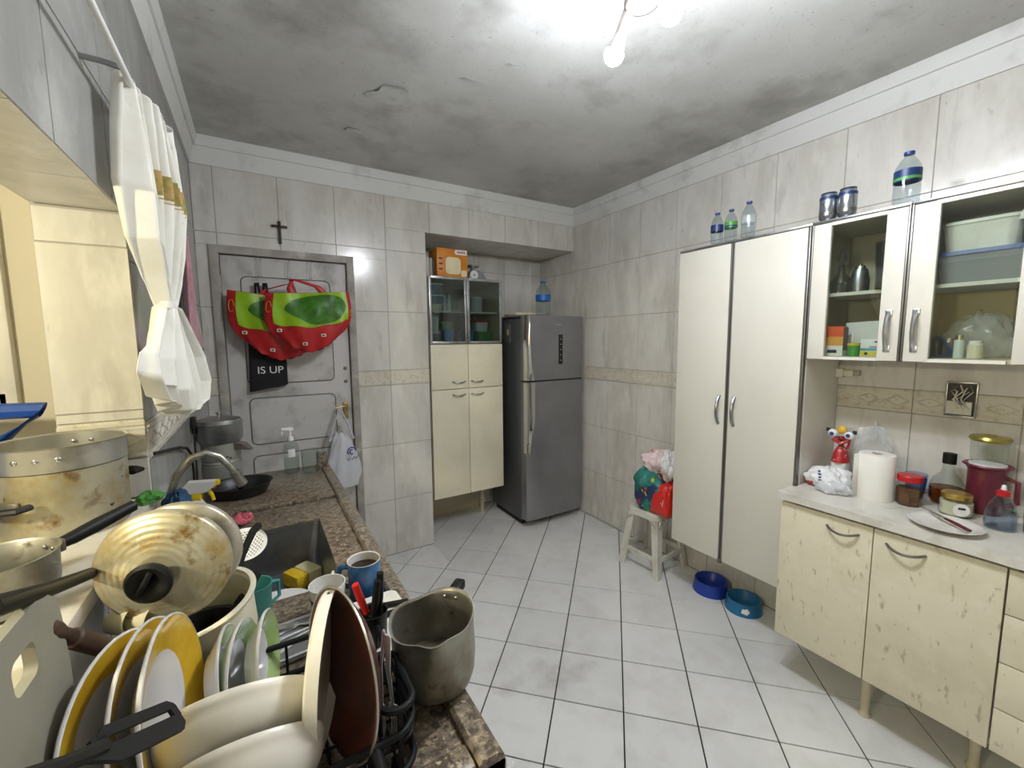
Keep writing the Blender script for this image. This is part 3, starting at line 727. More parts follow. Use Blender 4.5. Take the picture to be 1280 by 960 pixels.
pt = rrect(SX1-SX0, SY1-SY0, .02, 4, (SX0+SX1)/2, (SY0+SY1)/2); pb_ = rrect(SX1-SX0-.03, SY1-SY0-.03, .04, 4, (SX0+SX1)/2, (SY0+SY1)/2); k = len(pt)
vs = [(x, y, CT-.004) for x, y in pt]+[(x, y, CT-dz+.02) for x, y in pb_]+[(x*.97+(SX0+SX1)/2*.03, y*.97+(SY0+SY1)/2*.03, CT-dz) for x, y in pb_]
fs = [(i, (i+1) % k, k+(i+1) % k, k+i) for i in range(k)]+[(k+i, k+(i+1) % k, 2*k+(i+1) % k, 2*k+i) for i in range(k)]+[tuple(range(2*k, 3*k))]
sk.add(vs, fs)
so = sk.build('sink_bowl', 'steel_brushed', lc)
MB().lathe([(0, 0), (.03, 0), (.034, .003), (.036, 0)], 20, mv(-.03, 1.45, CT-dz+.001)).build('drain', 'steel', so)
base = MB().box((XL+.004+.24, (CY0+CY1)/2, .45), (.47, CY1-CY0-.02, .86))
base = MB()
base.box((XL+.016, (CY0+CY1)/2, .46), (.016, CY1-CY0-.04, .88)).box((XL+.255, CY0+.02, .46), (.484, .02, .88)).box((XL+.255, CY1-.03, .46), (.484, .02, .88)).box((XL+.255, (CY0+CY1)/2, .09), (.47, CY1-CY0-.06, .02)).box((XL+.20, (CY0+CY1)/2, .045), (.36, CY1-CY0-.1, .09))
base.build('carcass', 'cream_door', lc)
nd = 4; wd = (CY1-CY0-.02)/nd
for k in range(nd):
    y0 = CY0+.01+wd*k
    d = MB().box((.238, y0+wd/2, .49), (.018, wd-.004, .78), .002).build('door', 'cream_door', lc)
    MB().tube([(.247, y0+.08+.1*i/8, .80), ] if False else [(.247+.022*(math.sin(PI*i/8)**.6 if 0 < i < 8 else 0), y0+.16+.11*i/8, .80) for i in range(9)], .005, 8).build('handle', 'steel_brushed', d)

# ---------------------------------------------------------------- things on the door and back wall
cr = T('wall_cross', 'small dark wooden cross on the tiles above the door', 'cross', (.168, YB-.012, 2.28))
MB().box((0, 0, 0), (.016, .012, .136), .002).build('upright', 'cross_wood', cr)
MB().box((0, -.001, .036), (.088, .010, .014), .002).build('crossbar', 'cross_wood', cr)

def bag_shape(wid, hei, thick, sag, tw=0.0):
    """soft shopping bag hanging: front and back sheet, local x width, z up from -hei to 0, y depth (front is -y)"""
    def fn(u, v):
        a = u*2*PI; x = math.cos(a); y = math.sin(a)
        t = 1-v
        wx = wid/2*(.97+.07*math.sin(PI*t)-.30*t**5)
        ty = thick/2*(.25+.95*math.sin(PI*min(1, t*.9+.06))**.8)
        zz = -hei*t*(1-.10*math.cos(a*2)*t)-sag*(1-abs(x)**2)*(.25+.75*t)
        wob = .010*math.sin(5*a+7*t)+.006*math.sin(11*a-5*t)
        return (x*wx+tw*t, y*ty+wob*(y), zz+.008*math.sin(9*a)*t)
    m = MB().grid(fn, 48, 20, wrap=True)
    m.f.append(tuple(range(48))); return m, fn
def decal(fn, u0, u1, v0, v1, out=.0035, shape=None, nu=14, nv=12):
    """patch of print lying on the bag's own front surface"""
    def g(u, v):
        if shape: uu, vv = shape(u, v)
        else: uu, vv = u, v
        U = u0+(u1-u0)*uu; V = v0+(v1-v0)*vv
        p = Vector(fn(U, V)); q = Vector(fn(U+.002, V)); r = Vector(fn(U, V+.002)); n = (q-p).cross(r-p)
        if n.length > 0: n.normalize()
        if n.y > 0: n = -n
        return tuple(p+n*out)
    return MB().grid(g, nu, nv)
def ribbon(pts, ws, wd=(1, 0, .25)):
    wv = Vector(wd).normalized(); n = len(pts)-1; k = 5
    def fn(u, v):
        t = v*n; i = min(int(t), n-1); f_ = t-i
        p = Vector(pts[i]).lerp(Vector(pts[i+1]), f_); w_ = ws[i]+(ws[i+1]-ws[i])*f_
        return tuple(p+wv*w_*(2*u-1)+Vector((0, -.004*math.sin(PI*u), 0)))
    return MB().grid(fn, k, n*5)
def disk(u, v): a = u*2*PI; r = .5*v; return (.5+r*math.cos(a), .5+r*math.sin(a))
def heart(u, v):
    a = u*2*PI; r = .5*v; x = math.cos(a); y = math.sin(a); return (.5+r*x*(1-.25*max(0, -y))+.10*r*max(0, -y), .5+r*y*(1.0+.10*x-.12*(y > 0)*(1-abs(x))))
# rear bag, then the front bag
for k, (loc, wd, he, th, sag, lab, rot) in enumerate([
    ((.115, 2.962, 1.885), .50, .33, .09, .02, 'red and lime shopping bag with leafy print, hanging behind the other red bag', 0.10),
    ((.292, 2.860, 1.905), .47, .30, .10, .03, 'red and lime shopping bag with leafy print, hanging in front on the door', -.06)]):
    M = mv(*loc) @ ry(rot) @ rz(-.06)
    t = T('shopping_bag', lab, 'bag', M=M, group='red and green bags on the door')
    m, fn = bag_shape(wd, he, th, sag, (.05, -.02)[k])
    body = m.build('body', 'red_bag', t)
    # front is u around 0.75 (y<0): x grows with u from .5 to 1
    decal(fn, .60, .93, .40, .99, .003, (lambda u, v: (u, v if v > .25 else v)), 20, 10).build('lime_panel', 'lime_bag', t)
    decal(fn, .655, .915, .42, .97, .006, heart, 40, 8).build('leaf_print', 'leaf_bag', t)
    for uu, vv, s in ((.57, .72, .05), (.96, .55, .03)):
        g = MB(); pts = []
        for q in range(17):
            a = q/16*1.7*PI; U = uu+s*.42*math.cos(a); V = vv+s*2.2*math.sin(a); p = Vector(fn(U, V)); pts.append((p.x, p.y-.004, p.z))
        g.tube(pts, .0022, 5).build('print_mark', 'print_gold', t)
    for U, V in ((.80, .22), (.72, .12), (.62, .30)):
        p = Vector(fn(U, V)); MB().box((p.x, p.y-.005, p.z), (.026, .003, .018), .001, ).build('print_patch', 'print_cream', t)
        MB().box((p.x, p.y-.0075, p.z), (.014, .002, .009)).build('print_patch', 'ink_dark', t)
    for s in (-1, 1):
        hx = (.09, -.085)[k]; top = (.085, .075)[k]
        pts = [(s*.09, -.012*s, -.02), (s*.075+hx*.3, -.012*s, .03), (hx*.8+s*.016, -.01*s, top-.008), (hx+s*.006, .0, top)]
        ribbon(pts, (.022, .016, .012, .008)).build('strap', 'red_bag', t, solid=.002)
# black cloth bag under them
tb = T('tote_bag', 'black cloth bag with white lettering hanging below the red bags', 'bag', (.055, 3.034, 1.316))
def tf(u, v):
    a = u*2*PI; x = math.cos(a); y = math.sin(a); t = v
    return (.105*(abs(x)**.5)*(1 if x > 0 else -1)*(1-.06*t)+.01*t, .016*(abs(y)**.6)*(1 if y > 0 else -1), .0+.46*v+.02*(1-v)*x)
m = MB().grid(tf, 32, 10, wrap=True); m.f += [tuple(range(32))[::-1], tuple(range(10*32, 11*32))]
m.build('body', 'tote_black', tb)
text(tb, 'lettering', 'IS UP', .062, 'ink_white', Matrix(((1, 0, 0, .012), (0, 0, -1, -.0175), (0, 1, 0, .113), (0, 0, 0, 1))), .0008, 1.05)
for x in (-.028, .015): MB().tube([(x-.010, -.006, .45), (x-.012, -.012, .56), (x-.008, -.018, .645), (x+.004, -.018, .648), (x+.010, -.012, .56), (x+.010, -.006, .45)], .007, 8).build('strap', 'tote_black', tb)

# carrier bag on the door handle
pbag = T('carrier_bag', 'white plastic carrier bag with blue print hanging from the door handle', 'bag', (.452, 2.972, 1.150))
def pf(u, v):
    a = u*2*PI; t = v
    wv = .03+.085*math.sin(min(1, t*1.25)*PI/2)-.05*max(0, t-.75)*4*.6
    return (math.cos(a)*wv*(1+.08*math.sin(5*a+6*t))+.012*t, math.sin(a)*wv*.40*(1+.12*math.sin(7*a+3*t)), -.17-.36*t+.02*math.sin(3*a)*(1-t))
m = MB().grid(pf, 36, 18, wrap=True); m.f.append(tuple(range(18*36, 19*36))); m.build('body', 'bag_film', pbag)
for s in (-1, 1):
    MB().tube([(s*.075, -.008, -.20), (s*.045, -.012, -.10), (s*.015, -.01, -.02), (0, -.004, .022), (-s*.006, .004, -.01)], [.022, .017, .010, .007, .006], 10, flat=.4).build('handle_strap', 'bag_film', pbag)
def logo(t0, t1, r): return [(.055+r*math.cos(a), -.052+.0*a, -.285+r*1.2*math.sin(a)) for a in [t0+(t1-t0)*k/12 for k in range(13)]]
MB().tube(logo(.2, 3.6, .026), .004, 6).build('print_mark', 'ink_blue', pbag)
MB().tube(logo(1.0, 5.2, .013), .004, 6).build('print_mark', 'ink_blue', pbag)
MB().tube([(.02+.012*k, -.052, -.335+.009*(-1)**k+.002*k) for k in range(7)], .0028, 6).build('print_mark', 'ink_blue', pbag)
MB().sphere((.0, 0, -.46), .055, sc=(1, .6, .8)).build('contents', 'bag_pink', pbag)
MB().sphere((-.02, -.005, -.24), .02, sc=(1, .6, 1.1)).build('contents', 'red_bag', pbag)

# ---------------------------------------------------------------- on top of the recess cupboard
TZ = 2.0955
for k, (x, wd, hh, mm, lab) in enumerate([(1.155, .022, .142, 'book_pale', 'pale grey book standing at the wall end of the row'), (1.181, .022, .138, 'book_grey', 'grey book standing between the pale one and the dark one'), (1.204, .014, .130, 'book_dark', 'thin dark book standing beside the orange box')]):
    bk = T('book', lab, 'book', (x, 3.22, TZ), group='books on the recess cupboard')
    MB().box((0, 0, hh/2), (wd*.8, .176, hh-.006)).build('pages', 'book_pale', bk)
    for s in (-1, 1): MB().box((s*(wd/2-.0012), 0, hh/2), (.0024, .18, hh), .0005).build('cover', mm, bk)
    MB().box((0, -.0895, hh/2), (wd, .0024, hh), .0005).build('spine', mm, bk)
ob = T('orange_carton', 'orange printed carton with a pale picture, on top of the recess cupboard', 'box', (1.352, 3.20, TZ), yaw=-.02)
MB().box((0, 0, .11), (.255, .19, .22), .003).build('carton', 'orange_box', ob)
MB().prism(rrect(.125, .13, .03), 0, .001).build('picture', 'box_cream', ob).matrix_local = Matrix(((1, 0, 0, .005), (0, 0, -1, -.0957), (0, 1, 0, .09), (0, 0, 0, 1)))
MB().prism(rrect(.05, .05, .012), 0, .001).build('picture', 'box_cream', ob).matrix_local = Matrix(((1, 0, 0, .095), (0, 0, -1, -.0957), (0, 1, 0, .035), (0, 0, 0, 1)))
MB().prism([(-.058, 0), (-.045, .018), (.05, .018), (.05, -.018), (-.045, -.018)], 0, .001).build('price_tag', 'label_white', ob).matrix_local = Matrix(((1, 0, 0, .072), (0, 0, -1, -.0957), (0, 1, 0, .195), (0, 0, 0, 1)))
for k in range(5): MB().box((.045+.014*k, -.0972, .196), (.009, .001, .014)).build('print_mark', 'box_red', ob)
for k in range(3): MB().box((-.098, -.0958, .06+.04*k), (.03, .001, .012)).build('print_mark', 'box_brown', ob)
ks = T('kitchen_scale', 'grey kitchen scale with round white dial beside the orange carton', 'scale', (1.60, 3.24, TZ))
prof = [(-.075, 0), (.085, 0), (.08, .03), (.055, .068), (.02, .086), (-.03, .088), (-.06, .07), (-.074, .03)]
MB().prism(prof, -.06, .06, Matrix(((1, 0, 0, 0), (0, 0, -1, 0), (0, 1, 0, 0), (0, 0, 0, 1)))).build('housing', 'scale_grey', ks)
MB().lathe([(0, 0), (.036, 0), (.036, .004), (.033, .005), (0, .005)], 28, bas((0, -1, 0), loc=(-.028, -.060, .045))).build('dial', 'label_white', ks)
MB().lathe([(0, 0), (.008, 0), (0, .004)], 12, bas((0, -1, 0), loc=(-.028, -.065, .045))).build('hub', 'cap_blue', ks)
MB().lathe([(0, .088), (.028, .088), (.022, .10), (.022, .115), (0, .115)], 16, mv(-.01, 0, 0)).build('post', 'scale_grey', ks)
MB().lathe([(0, .115), (.05, .115), (.056, .13), (.052, .131), (.046, .119), (0, .119)], 24, mv(-.01, 0, 0)).build('pan', 'alu', ks)

# things behind the glass of the recess cupboard
def tub(name, loc, w, d, h, m, lid, label, cat='container', group='tubs behind the recess glass', lidh=.012, taper=.9):
    t = T(name, label, cat, loc, group=group)
    a, b = rrect(w*taper, d*taper, min(w, d)*.16, 4), rrect(w, d, min(w, d)*.16, 4); n = len(a)
    vs = [(x, y, 0) for x, y in a]+[(x, y, h) for x, y in b]
    MB().add(vs, [(i, (i+1) % n, n+(i+1) % n, n+i) for i in range(n)]+[tuple(range(n))[::-1], tuple(range(n, 2*n))]).build('tub', m, t)
    if lid: MB().prism(rrect(w*1.05, d*1.05, min(w, d)*.17, 4), h, h+lidh, inset=.002).build('lid', lid, t)
    return t
B0, B1 = 1.5765, 1.8375
tub('storage_tub', (1.228, 3.24, B1), .13, .14, .055, 'cream_plastic', None, 'cream bowl-shaped tub at the bottom of the upper left glass shelf')
tub('storage_tub', (1.228, 3.24, B1+.056), .135, .15, .060, 'clear_grey', 'label_white', 'grey tub with white lid in the middle of the upper stack behind glass')
tub('storage_tub', (1.228, 3.24, B1+.129), .135, .15, .075, 'clear_grey', 'label_white', 'grey tub with white lid on top of the upper stack behind glass')
for k, x in enumerate((1.335, 1.385)):
    solo(MB().lathe([(0, 0), (.02, 0), (.022, .12), (.017, .145), (0, .146)], 16), 'tumbler', 'pale_box', ('slim pale tumbler beside the stacked grey tubs', 'slim pale tumbler nearest the cupboard middle')[k], 'cup', (x, 3.26+.03*k, B1), group='tumblers behind the recess glass')
tub('storage_tub', (1.215, 3.25, B0), .11, .14, .085, 'clear_grey', 'label_white', 'grey tub with white lid on the lower left glass shelf')
tub('storage_tub', (1.212, 3.25, B0+.098), .10, .12, .12, 'pale_box', None, 'pale green tub standing on the grey tub with white lid')
tub('storage_tub', (1.335, 3.19, B0), .085, .09, .105, 'blue_box', 'blue_box', 'light blue tub with rim behind the left recess glass')
tub('storage_tub', (1.335, 3.24, B0+.118), .11, .11, .050, 'green_box', 'lime_box', 'green tub with lime lid on the blue tub behind left glass')
tub('storage_tub', (1.505, 3.20, B0), .085, .10, .10, 'blue_box', 'blue_box', 'light blue tub with rim behind the right recess glass')
tub('storage_tub', (1.655, 3.22, B0), .13, .14, .09, 'green_box', 'green_box', 'dark green tub behind the right recess glass')
tub('storage_tub', (1.64, 3.24, B0+.103), .12, .13, .075, 'pale_box', 'red_lid', 'pale tub with red lid on the dark green tub')
solo(MB().lathe([(0, 0), (.05, 0), (.055, .03), (.048, .05), (.055, .09), (.05, .12), (.03, .135), (0, .137)], 24), 'lidded_bowl', 'pale_box', 'pale round lidded bowl on the upper right glass shelf', 'bowl', (1.615, 3.24, B1))

# ---------------------------------------------------------------- bottles and cans
def bottle(name, label, loc, r, h, bandz, bandm, capm='cap_blue', group=None, body='pet_clear', water=None, band2=None):
    t = T(name, label, 'bottle', loc, group=group)
    pr = [(0, .004), (r*.6, .0), (r*.92, .006)]
    nrib = 6
    for k in range(nrib*2+1):
        z = h*(.05+.52*k/(nrib*2)); pr.append((r*(1 if k % 2 == 0 else .955), z))
    pr += [(r, h*.62), (r*.9, h*.72), (r*.62, h*.83), (r*.36, h*.90), (r*.33, h*.945), (r*.33, h*.97)]
    MB().lathe(pr, 24).build('shell', body, t)
    MB().lathe([(0, h*.945), (r*.40, h*.945), (r*.40, h*.995), (r*.34, h), (0, h)], 16).build('cap', capm, t)
    b0, b1 = bandz
    MB().lathe([(r*1.012, h*b0), (r*1.012, h*b1)], 24).build('label_band', bandm, t)
    if band2: MB().lathe([(r*1.02, h*(b0+.02)), (r*1.02, h*(b0+.07))], 24).build('label_stripe', band2, t)
    if water: MB().lathe([(0, .006), (r*.9, .008), (r*.93, h*water), (0, h*water)], 24).build('water', 'water_blue', t)
    return t
Z2 = 2.1095
bottle('water_bottle', 'small clear water bottle with navy label, end of the row of three on the cupboard', (2.172, 1.424, Z2), .032, .165, (.40, .60), 'label_navy', group='small bottles on the tall cupboard')
bottle('water_bottle', 'small clear water bottle with green and navy label, middle of the row of three', (2.178, 1.350, Z2), .031, .165, (.42, .60), 'label_green', band2='label_navy', group='small bottles on the tall cupboard')
bottle('water_bottle', 'small clear water bottle with pale label, taller one of the row of three', (2.180, 1.258, Z2), .034, .180, (.40, .60), 'frost', group='small bottles on the tall cupboard')
bottle('water_bottle', 'clear water bottle with green and navy label on the wall cabinet', (2.172, .645, Z2), .041, .192, (.42, .64), 'label_navy', band2='label_green')
bottle('water_bottle', 'large clear water bottle with blue label on top of the fridge', (2.085, 2.92, 1.8075), .064, .285, (.42, .60), 'label_blue', capm='label_blue')
for k, (y, lab) in enumerate(((.908, 'silver can with dark rim nearer the tall cupboard'), (.838, 'silver can with dark rim nearer the lone bottle'))):
    t = T('drink_can', lab, 'can', (2.182, y, Z2), group='cans on the wall cabinet')
    MB().lathe([(0, .004), (.024, .0), (.033, .012), (.033, .100), (.028, .112)], 24).build('body', 'can_silver', t)
    MB().lathe([(.028, .111), (.0295, .113), (.0285, .1175), (.025, .118), (.024, .112), (0, .112)], 24).build('lid', 'can_dark', t)
    MB().lathe([(.0335, .088), (.0335, .10)], 24).build('label_band', 'label_navy', t)
    MB().lathe([(.0334, .02), (.0334, .035)], 24).build('label_band', 'alu_dark', t)
tr = T('serving_tray', 'pale flat tray lying on top of the fridge behind the bottle', 'tray', (2.06, 3.16, 1.8075))
MB().prism(rrect(.30, .22, .04), 0, .008).build('base', 'frost', tr)
MB().tube([(x, y, .02) for x, y in rrect(.31, .23, .04)], .012, 6, closed=True).build('rim', 'cream_plastic', tr)

# ---------------------------------------------------------------- stool, bag, pet bowls
st = T('plastic_stool', 'white plastic stool carrying a colourful bag, beside the tall cupboard', 'stool', (2.335, 1.93, 0), yaw=.06)
hs, wt_, wbm = .43, .125, .165
MB().prism(rrect(.27, .27, .05), hs-.022, hs, inset=.006).build('seat', 'stool', st)
MB().prism(rrect(.275, .275, .052), hs-.045, hs-.020).build('apron', 'stool', st)
for sx, sy in ((-1, -1), (1, -1), (1, 1), (-1, 1)):
    def lg(k, t, sx=sx, sy=sy):
        c = wt_-.018+(wbm-wt_+.01)*t; z = (hs-.03)*(1-t)
        o = [(0, 0), (-.052+.012*t, 0), (-.05, -.010), (-.012, -.012), (-.010, -.05), (0, -.052+.012*t)][k]
        return (sx*(c+.012+o[0]), sy*(c+.012+o[1]), z)
    m = MB(); n = 6; R_ = 8
    for r in range(R_+1): m.v += [lg(k, r/R_) for k in range(n)]
    for r in range(R_): m.f += [(r*n+k, r*n+(k+1) % n, (r+1)*n+(k+1) % n, (r+1)*n+k) for k in range(n)]
    m.f += [tuple(range(n)), tuple(R_*n+k for k in range(n))]
    m.build('leg', 'stool', st, sharp=30)
for a in range(4):
    MB().box((0, .147, .125), (.24, .012, .035), .003, rz(a*PI/2)).build('stretcher', 'stool', st)
    MB().grid(lambda u, v: ((u-.5)*.24, .134+.004*(1-v), hs-.045-.05*v*abs(2*u-1)**3), 16, 3, rz(a*PI/2)).build('arch', 'stool', st, solid=.006)

def lump(r, sc, seed, amp=.18, n=28, m_=16, flat=.0, sq=1.0):
    rnd = random.Random(seed); ph = [rnd.uniform(0, 6.28) for _ in range(8)]
    def fn(u, v):
        a = u*2*PI; b = PI*(v-.5)
        d = 1+amp*(.5*math.sin(3*a+ph[0]+2*b)+.4*math.sin(5*a+ph[1]-3*b)+.35*math.sin(4*b+ph[2]+a)+.3*math.sin(9*a+ph[3]+5*b)+.25*math.sin(13*a-7*b+ph[4]))
        z = math.sin(b)*d
        if z < -flat and flat: z = -flat+(z+flat)*.12
        pw = lambda t: math.copysign(abs(t)**sq, t)
        cb_ = pw(math.cos(b))
        return (r*sc[0]*cb_*pw(math.cos(a))*d, r*sc[1]*cb_*pw(math.sin(a))*d, r*sc[2]*pw(z))
    mb = MB().grid(fn, n, m_, wrap=True); return mb
cb = T('fabric_bag', 'stuffed colourful bag with red panel and dark floral print on the white stool', 'bag', (2.315, 1.875, .432))
lump(.15, (.90, .92, .95), 3, .07, 44, 26, .78, sq=.75).build('print_body', 'bag_print', cb).location = (0, .01, .12)
lump(.105, (.80, .86, 1.08), 5, .07, 44, 26, .9, sq=.45).build('red_panel', 'bag_red', cb).location = (-.035, -.078, .108)
for k in range(3): MB().tube([(-.122+.004*abs(j-2), -.098-.012*k-.004*j, .05+.026*j) for j in range(5)], .0022, 5).build('print_mark', 'label_white', cb)
lump(.085, (1.15, 1.0, .95), 11, .12).build('teal_scarf', 'bag_teal', cb).location = (-.06, .045, .215)
pk = T('pink_bundle', 'crumpled pink and white plastic bag on top of the colourful bag', 'bag', (2.31, 1.85, .735))
lump(.10, (1.0, 1.15, .72), 21, .22, 40, 22).build('pink_part', 'bag_pink', pk).location = (0, .015, .03)
lump(.07, (.9, .8, 1.25), 33, .28, 36, 20).build('white_part', 'bag_white', pk).location = (-.02, -.075, .03)
for k, (x, y, r, mm, lab) in enumerate(((2.395, 1.515, .100, 'pet_blue', 'royal blue plastic pet bowl on the floor under the cupboard, closer to the stool'), (2.388, 1.300, .094, 'pet_teal', 'teal blue plastic pet bowl on the floor, closer to the cream cabinet'))):
    t = T('pet_bowl', lab, 'bowl', (x, y, 0), group='pet bowls')
    h = .075-.005*k
    MB().lathe([(0, .012), (r*.55, .012), (r*.68, .02), (r*.86, h-.006), (r*.92, h), (r*.97, h-.004), (r*1.02, .03), (r*1.08, 0), (r*1.02, 0), (r*.95, .03), (r*.88, h-.012)], 40).build('shell', mm, t)
    if k: MB().prism([(-.02, -.012), (.01, -.018), (.024, .0), (.012, .016), (-.014, .014)], 0, .002, bas((-.75, -.45, .3), loc=(-r*.83, -r*.58, .036))).build('worn_patch', 'label_white', t)

# ---------------------------------------------------------------- inside the wall cabinets
C0, C1 = 1.5195, 1.7965
bx = T('medicine_carton', 'orange and white medicine carton behind the cabinet glass', 'box', (2.235, .865, C0), yaw=.12)
MB().box((0, 0, .0225), (.06, .065, .045)).build('white_foot', 'label_white', bx)
MB().box((0, 0, .065), (.06, .065, .04)).build('amber_band', 'box_amber', bx)
MB().box((0, 0, .1075), (.06, .065, .045)).build('orange_top', 'box_orange', bx)
MB().box((0, -.034, .075), (.058, .004, .10)).build('side_panel', 'box_brown', bx)
MB().box((-.031, .005, .02), (.002, .034, .014)).build('barcode', 'ink_dark', bx)
gc = T('green_pot', 'small green pot with yellow rim holding a stick, behind cabinet glass', 'pot', (2.215, .790, C0))
MB().lathe([(0, 0), (.021, 0), (.022, .055), (.019, .055), (.018, .01), (0, .01)], 20).build('pot', 'label_green', gc)
MB().lathe([(.0228, .046), (.0228, .057), (.019, .057)], 20).build('rim', 'box_yellow', gc)
MB().tube([(0, .004, .012), (.004, .008, .10)], .004, 8).build('stick', 'label_white', gc)
wx = T('medicine_box', 'white medicine box with blue and yellow stripes behind cabinet glass', 'box', (2.225, .727, C0))
MB().box((0, 0, .036), (.06, .066, .072), .001).build('carton', 'label_white', wx)
MB().box((-.0305, 0, .013), (.002, .066, .018)).build('stripe', 'box_yellow', wx)
MB().box((-.0305, .0, .030), (.002, .066, .010)).build('stripe', 'box_teal', wx)
MB().box((-.0305, -.015, .041), (.002, .036, .007)).build('stripe', 'box_lilac', wx)
MB().box((-.0305, -.022, .062), (.002, .016, .006)).build('print_mark', 'ink_dark', wx)
MB().box((-.032, .012, .013), (.001, .010, .010)).build('print_mark', 'ink_dark', wx)
lf = T('leaflet_stack', 'pale folded leaflets standing behind the medicine boxes', 'papers', (2.32, .80, C0))
for k in range(3): MB().box((.012*k, .01*k-.02, .075), (.003, .15, .15-.02*k), 0, rx(.10*k-.05)).build('sheet', ('label_white', 'box_cream', 'box_lilac')[k], lf)
# glassware on the upper shelf
dc = T('glass_decanter', 'clear glass decanter with ball stopper on the cabinet shelf', 'decanter', (2.27, .876, C1))
MB().lathe([(0, .003), (.036, 0), (.045, .03), (.040, .06), (.016, .095), (.013, .12), (.018, .125)], 24).build('body', 'smoke_glass', dc)
MB().lathe([(0, .12), (.010, .12), (.012, .135), (.020, .15), (.018, .17), (.008, .185), (.012, .195), (0, .205)], 16).build('stopper', 'smoke_glass', dc)
cj = T('coffee_pot', 'grey metal pot with bright lid between the glassware', 'pot', (2.25, .800, C1))
MB().lathe([(0, 0), (.034, 0), (.036, .05), (.026, .095), (0, .096)], 24).build('body', 'steel_brushed', cj)
MB().lathe([(0, .095), (.022, .095), (.018, .108), (.006, .112), (.006, .122), (0, .124)], 20).build('lid', 'chrome', cj)
for k, (y, h) in enumerate(((.742, .20), (.715, .19))):
    solo(MB().lathe([(0, .004), (.026, 0), (.034, h), (.031, h), (.024, .008), (0, .010)], 20), 'tall_glass', 'smoke_glass', ('tall clear glass vase standing next to the metal pot', 'tall clear glass vase standing at the cabinet edge')[k], 'glass', (2.30-.085*k, y-.008, C1), group='glassware in the wall cabinet')
tub('storage_tub', (2.32, .43, C1), .22, .26, .10, 'frost', 'storage_lid', 'large clear tub with navy lid in the second wall cabinet', group='tubs in the wall cabinet', lidh=.014)
tub('storage_tub', (2.32, .45, C1+.115), .19, .20, .095, 'white_plastic', 'white_plastic', 'white tub on top of the navy lidded tub', group='tubs in the wall cabinet')
gj = T('salt_jar', 'clear jar with white cap beside the white tub', 'jar', (2.24, .345, C1+.1145))
MB().lathe([(0, 0), (.018, 0), (.018, .075), (.015, .085)], 16).build('jar', 'glass', gj); MB().lathe([(.018, .082), (.019, .10), (.012, .112), (0, .114)], 16).build('cap', 'label_white', gj)
bj = T('brown_canister', 'brown ribbed canister with white top at the end of the cabinet shelf', 'jar', (2.192, .316, C1))
MB().lathe([(0, 0), (.018, 0)]+[(.019 if k % 2 else .0165, .008+.008*k) for k in range(8)]+[(0, .075)], 16).build('body', 'brown_jar', bj)
MB().lathe([(.018, .074), (.02, .082), (.019, .10), (0, .101)], 16).build('cap', 'pale_box', bj)
for k, (x, y, r, h, mm, lab) in enumerate(((2.25, .505, .016, .075, 'glass', 'small clear jar on the lower shelf of the second wall cabinet'), (2.235, .475, .014, .085, 'pale_box', 'small pale jar with bright cap on the lower cabinet shelf'), (2.25, .435, .022, .065, 'cream_plastic', 'small cream jar on the lower cabinet shelf'))):
    t = T('spice_jar', lab, 'jar', (x, y, C0), group='jars on the lower cabinet shelf')
    MB().lathe([(0, 0), (r, 0), (r, h*.75), (r*.8, h*.82)], 16).build('jar', mm, t); MB().lathe([(r*.85, h*.80), (r*.85, h), (0, h)], 16).build('cap', ('alu', 'chrome', 'label_white')[k], t)
sp = T('spice_rack_bag', 'crumpled clear bag of groceries on the lower shelf of the second wall cabinet', 'bag', (2.38, .45, C0))
lump(.09, (.7, 1.0, 1.0), 44, .16, 32, 18, .8).build('film', 'frost', sp).location = (0, 0, .075)

# ---------------------------------------------------------------- on the right worktop
ZW = .9045
gb = T('gift_bag', 'red dotted treat bag with ribbon top standing in the worktop corner', 'bag', (2.405, .878, ZW), yaw=.1)
MB().prism(rrect(.075, .06, .012), 0, .095).build('box', 'label_white', gb)
MB().lathe([(.048, .095), (.044, .12), (.032, .15), (.014, .175), (.012, .19), (.026, .205), (.040, .212)], 20, sx=1.0, sy=.75).build('wrap', 'gift_red', gb)
MB().tube([(-.02, -.028, .168), (0, -.03, .185), (.004, -.028, .21), (-.004, -.028, .235)], .006, 6).build('ribbon', 'gift_red', gb)
for x, y, z, mm in ((-.012, .034, .232, 'label_white'), (-.012, -.030, .228, 'label_white'), (-.006, .0, .252, 'gift_yellow')):
    MB().sphere((x, y, z), .020, sc=(.6, 1, 1)).build('bow', mm, gb)
for y in (.036, -.028): MB().sphere((-.024, y, .230), .009, sc=(.5, 1, 1)).build('bow_dot', 'ink_blue', gb)
for y in (.055, -.05): MB().box((-.008, y, .246), (.01, .016, .018), .003).build('bow_tip', 'ink_dark', gb)
MB().tube([(-.022, .03, .205), (-.03, .0, .188), (-.022, -.03, .205)], .008, 8).build('ribbon', 'gift_red', gb)
xb = T('clear_bag', 'empty crumpled clear plastic bag behind the paper towel roll', 'bag', (2.455, .775, ZW))
lump(.10, (.45, .8, 1.40), 52, .22, 36, 24, .8).build('film', 'bag_clear', xb).location = (0, 0, .125)
wbg = T('bread_bag', 'crumpled white plastic bag with blue print lying at the worktop end', 'bag', (2.245, .848, ZW))
lump(.085, (.95, 1.0, .62), 61, .17, 44, 24, .62).build('body', 'bag_white', wbg).location = (0, .01, .042)
lump(.055, (.8, 1.15, .60), 66, .20, 36, 18, .6).build('fold', 'bag_film', wbg).location = (-.065, -.03, .025)
lump(.03, (1, 1.2, .7), 68, .1).build('contents', 'gift_red', wbg).location = (-.02, .066, .025)
for k in range(4): MB().box((-.086+.006*k, .012+.004*k, .05+.012*k), (.003, .012-.002*(k % 2), .007), .0005, ).build('print_mark', 'ink_blue', wbg)
